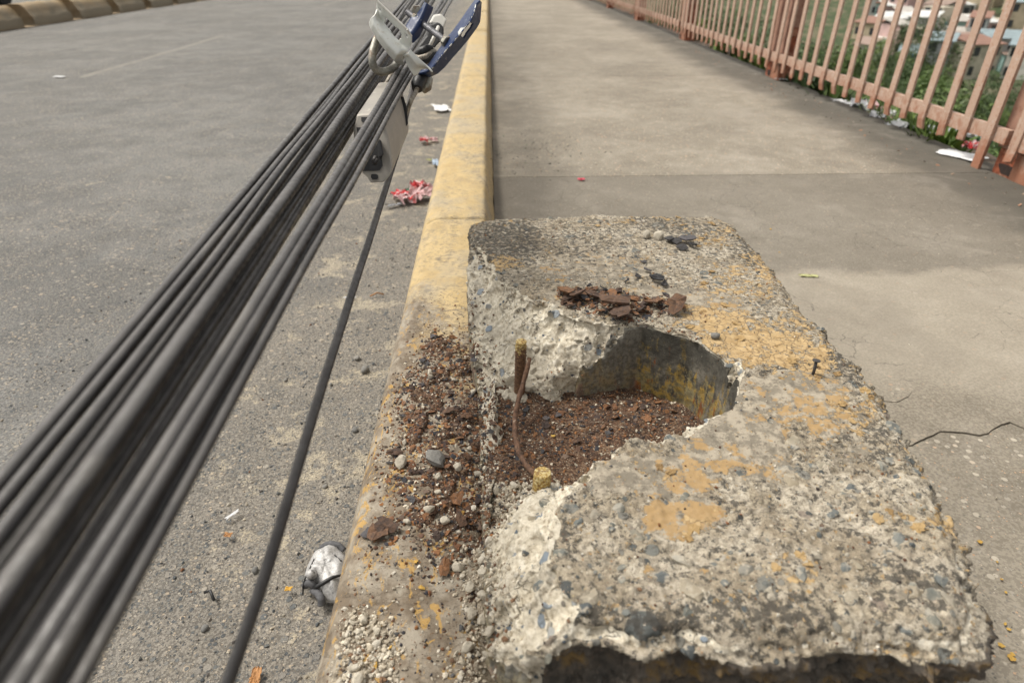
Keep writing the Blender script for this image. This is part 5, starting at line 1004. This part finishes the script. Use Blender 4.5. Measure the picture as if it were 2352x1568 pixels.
litter('red_wrapper', MP_R, 975, 329, .004, .055, .09, .03, 'small red wrapper twist in the gutter below the white paper', rot=.1)
litter('red_wrapper', MP_P, 996, 325, .004, .05, .05, .02, 'pink end of the small red wrapper in the gutter', rot=.1)
litter('film_scrap', MP_B, 1001, 376, .004, .035, .09, .01, 'pale blue film scrap tucked against the kerb side', rot=.1)
litter('leaf', MP_L, 986, 369, .004, .035, .03, .006, 'small olive leaf beside the pale blue scrap', 'leaf')
litter('crushed_packet', MP_R, 925, 461, .004, .085, .12, .035, 'crushed red packet, left part of the bright heap at the kerb', rot=.5)
litter('crushed_packet', MP_P, 957, 460, .004, .095, .13, .04, 'pink and white crumpled packet in the heap at the kerb', rot=-.3)
litter('crushed_packet', MP_R, 968, 438, .004, .06, .11, .04, 'red folded packet flap touching the kerb', rot=.7)
litter('film_scrap', MP_GN, 930, 442, .004, .07, .02, .012, 'green torn strip above the crushed red packet', rot=.4)
litter('film_scrap', MP_G, 905, 474, .004, .07, .016, .008, 'grey twisted film tail left of the crushed packet', rot=.5)
for a_, b_, lab in (((918, 440), (988, 425), 'black twig lying above the crushed red packet'), ((885, 470), (930, 475), 'thin dark twig at the left end of the crushed packet'), ((470, 1360), (492, 1378), 'short grey wire piece on the rough near road'), ((850, 680), (882, 676), 'thin brown stem in the gutter beside the drop cable'), ((2040, 605), (2075, 607), 'thin straw on the pavement')):
    A_ = onz(*a_, .006); B_ = onz(*b_, .006); obj('twig', MB().tube([A_, (A_ + B_) / 2 + [0, .008, .006], B_], .0026, 8).me('twig', MBLK if lab[0] != 't' or 'dark' in lab else MP_O, True), None, lab, 'twig') if a_[0] < 2000 else None
litter('paper_scrap', MP_W, 137, 177, .004, .12, .05, .004, 'small white scrap lying alone on the far left road lane', rot=-.3)
litter('paper_strip', MP_W, 802, 685, .004, .04, .008, .003, 'thin white torn strip in the gutter beside the drop cable', rot=0)
litter('paper_strip', MP_W, 535, 1183, .003, .028, .007, .002, 'narrow white sliver on the rough road between cables', rot=.9)
litter('leaf', MP_O, 524, 1230, .003, .014, .011, .002, 'orange-brown leaf bit on the road below the white sliver', 'leaf')
litter('leaf', MP_O, 588, 1556, .003, .016, .03, .003, 'brown leaf at the bottom edge left of the drop cable', 'leaf')
litter('leaf', mat_simple('yellow_leaf', (.55, .32, .05), .2), 663, 1354, .003, .012, .009, .002, 'tiny yellow leaf left of the crushed grey shell', 'leaf')
litter('petal', MP_K, 1335, 415, ZW, .03, .022, .008, 'bright pink petal on the pavement behind the block', 'petal')
litter('leaf', mat_simple('pale_leaf', (.45, .45, .22), .15), 1856, 635, ZW, .05, .016, .003, 'pale green blade of leaf on the pavement right of the block', 'leaf', rot=-.1)
litter('paper_sheet', MP_W, 2206, 357, .134, .14, .20, .003, 'bright white flat sheet lying under the railing near the post', rot=.5, edge=.04)
LT = [(1945, 251, MP_W, .22, .12, .03, 'white plastic bag strip caught at the pavement edge under the railing'), (1975, 258, MP_G, .2, .14, .05, 'crumpled grey-white bag behind the white strip under the railing'), (2040, 273, MP_W, .12, .09, .03, 'small white wrapper under the rail between two weeds'), (2012, 283, MP_G, .16, .1, .04, 'grey film at the pavement edge beside the narrow-leaved weed'), (2085, 290, MP_W, .1, .1, .04, 'round white foil wrapper behind the railing bars'), (2060, 305, MP_G, .16, .12, .04, 'grey crumpled film under the railing right of the weed'), (2185, 328, MP_G, .24, .16, .05, 'large crumpled pale film behind the bright white sheet'), (2225, 352, MP_R, .08, .07, .04, 'red scrap at the corner of the bright white sheet'), (2225, 335, mat_simple('green_wrapper', (.2, .4, .2), .3), .16, .06, .03, 'green printed wrapper behind the bright white sheet'), (1797, 184, MP_W, .09, .05, .01, 'small white scrap on the pavement at the foot of the second post')]
for u, v, m_, w_, l_, a_, lab in LT: litter('plastic_litter', m_, u, v, .075 if u > 1800 else ZW, w_, l_, a_, lab, rot=rng.uniform(0, 3), lift=.02 if u > 1800 else .002)
for i in range(46):
    x, y_ = rng.uniform(2.6, 4.2), rng.uniform(1.8, 5.0); m_ = [MP_W, MP_G, MP_P, MP_GN, MP_B][int(rng.integers(5))]; o = obj('plastic_litter', crumple('plastic_litter', m_, rng.uniform(.05, .2), rng.uniform(.05, .15), .05, i), None, 'dumped plastic scrap on the bank below the railing', 'litter', 'plastic dumped on the bank below the railing', loc=(x, y_, tz(x, y_) + .02), rot=(0, .3, i))

# crushed dusty shell in the gutter, half hidden by the kerb
t = NT('scuffed_silver_shell', .5); n1 = t.noise(60, 7, .75); n2 = t.noise(320, 5, .7)
MSH = t.done(t.mix(t.step(n1, .56, .66, 0, .85), t.mix(t.step(n2, .35, .6), (.34, .335, .33), (.52, .51, .495)), (.06, .06, .062)), t.bump(n1, .002, .8), .5, .25)
MRIM = mat_simple('dark_rubber_rim', (.085, .085, .09), .3, 120, .7)
def mk_(x, y_, z): return onz((1180 + x / 4.75) * K, (2130 + y_ / 4.75) * K, z)
sh = empty('crushed_shell', mk_(500, 800, 0), 'crushed dusty silver shell with dark rims in the gutter, half behind the kerb', 'litter')
ring = [(175, 960), (190, 800), (235, 640), (320, 470), (430, 350), (560, 290), (700, 250), (830, 290), (960, 400), (1080, 600), (1100, 900), (1000, 1150), (860, 1330), (700, 1330), (545, 1320), (520, 1200), (440, 1080), (330, 1000), (240, 1000)]
C_ = np.array(mk_(620, 800, .0)); V_ = []; NR = 14; base = np.array([mk_(x, y_, .004) for x, y_ in ring]); bi = []
for k in range(len(base)):
    for q in (0, .33, .66): bi.append(base[k] * (1 - q) + base[(k + 1) % len(base)] * q)
base = np.array(bi); nb = len(base)
for i in range(NR + 1):
    f_ = i / NR; Q = base * (1 - f_) + C_ * f_; Q[:, 2] = .004 + .036 * math.sin(min(1, f_ * 1.5) * math.pi / 2) * (1 - .25 * f_); P = np.c_[Q[:, 0] * 55, Q[:, 1] * 55, Q[:, 2] * 0]; Q[:, 2] += (.004 * (1 - 2 * np.abs(vn(P, 5))) + .002 * (1 - 2 * np.abs(vn(P * 2.3, 8)))) * min(1, f_ * 4); V_.append(Q)
V_ = np.vstack(V_); F_ = np.array([(i * nb + k, i * nb + (k + 1) % nb, (i + 1) * nb + (k + 1) % nb, (i + 1) * nb + k) for i in range(NR) for k in range(nb)])
at_world(solid(obj('shell', mesh('shell', V_, F_, True, None, MSH), sh), .001), sh)
for pts_, r_ in (([(500, 290, .012), (590, 225, .02), (700, 205, .024), (830, 235, .024), (930, 330, .018)], .006), ([(190, 1000, .01), (250, 950, .022), (330, 970, .022), (400, 1030, .014)], .007), ([(350, 1090, .01), (440, 1150, .018), (500, 1250, .018), (510, 1370, .008)], .007)):
    P = [mk_(*q) for q in pts_]; ti = np.linspace(0, len(P) - 1, 24); P = np.stack([np.interp(ti, range(len(P)), np.array(P)[:, k]) for k in range(3)], -1); at_world(obj('rim', MB().tube(P, r_, 10).me('rim', MRIM, True), sh), sh)
cp_ = [(150, 1160, .006), (155, 1000, .02), (200, 850, .03), (300, 640, .034), (400, 420, .03), (500, 350, .028), (620, 350, .03), (760, 430, .032), (880, 540, .03)]
P = np.array([mk_(*q) for q in cp_]); ti = np.linspace(0, len(P) - 1, 50); P = np.stack([np.interp(ti, range(len(P)), P[:, k]) for k in range(3)], -1); at_world(obj('cord', MB().tube(P, .0016, 8).me('cord', MBLK, True), sh), sh)
P = [mk_(*q) for q in [(320, 1080, .012), (450, 1000, .03), (620, 900, .034), (720, 840, .036), (900, 800, .034)]]; at_world(obj('strap', MB().tube(P, [.003, .0042, .004, .003, .002], 8).me('strap', MBLK, True), sh), sh)
at_world(obj('valve', MB().tube([mk_(330, 800, .03), mk_(270, 760, .044)], [.010, .007], 14).me('valve', MSH, True), sh), sh)
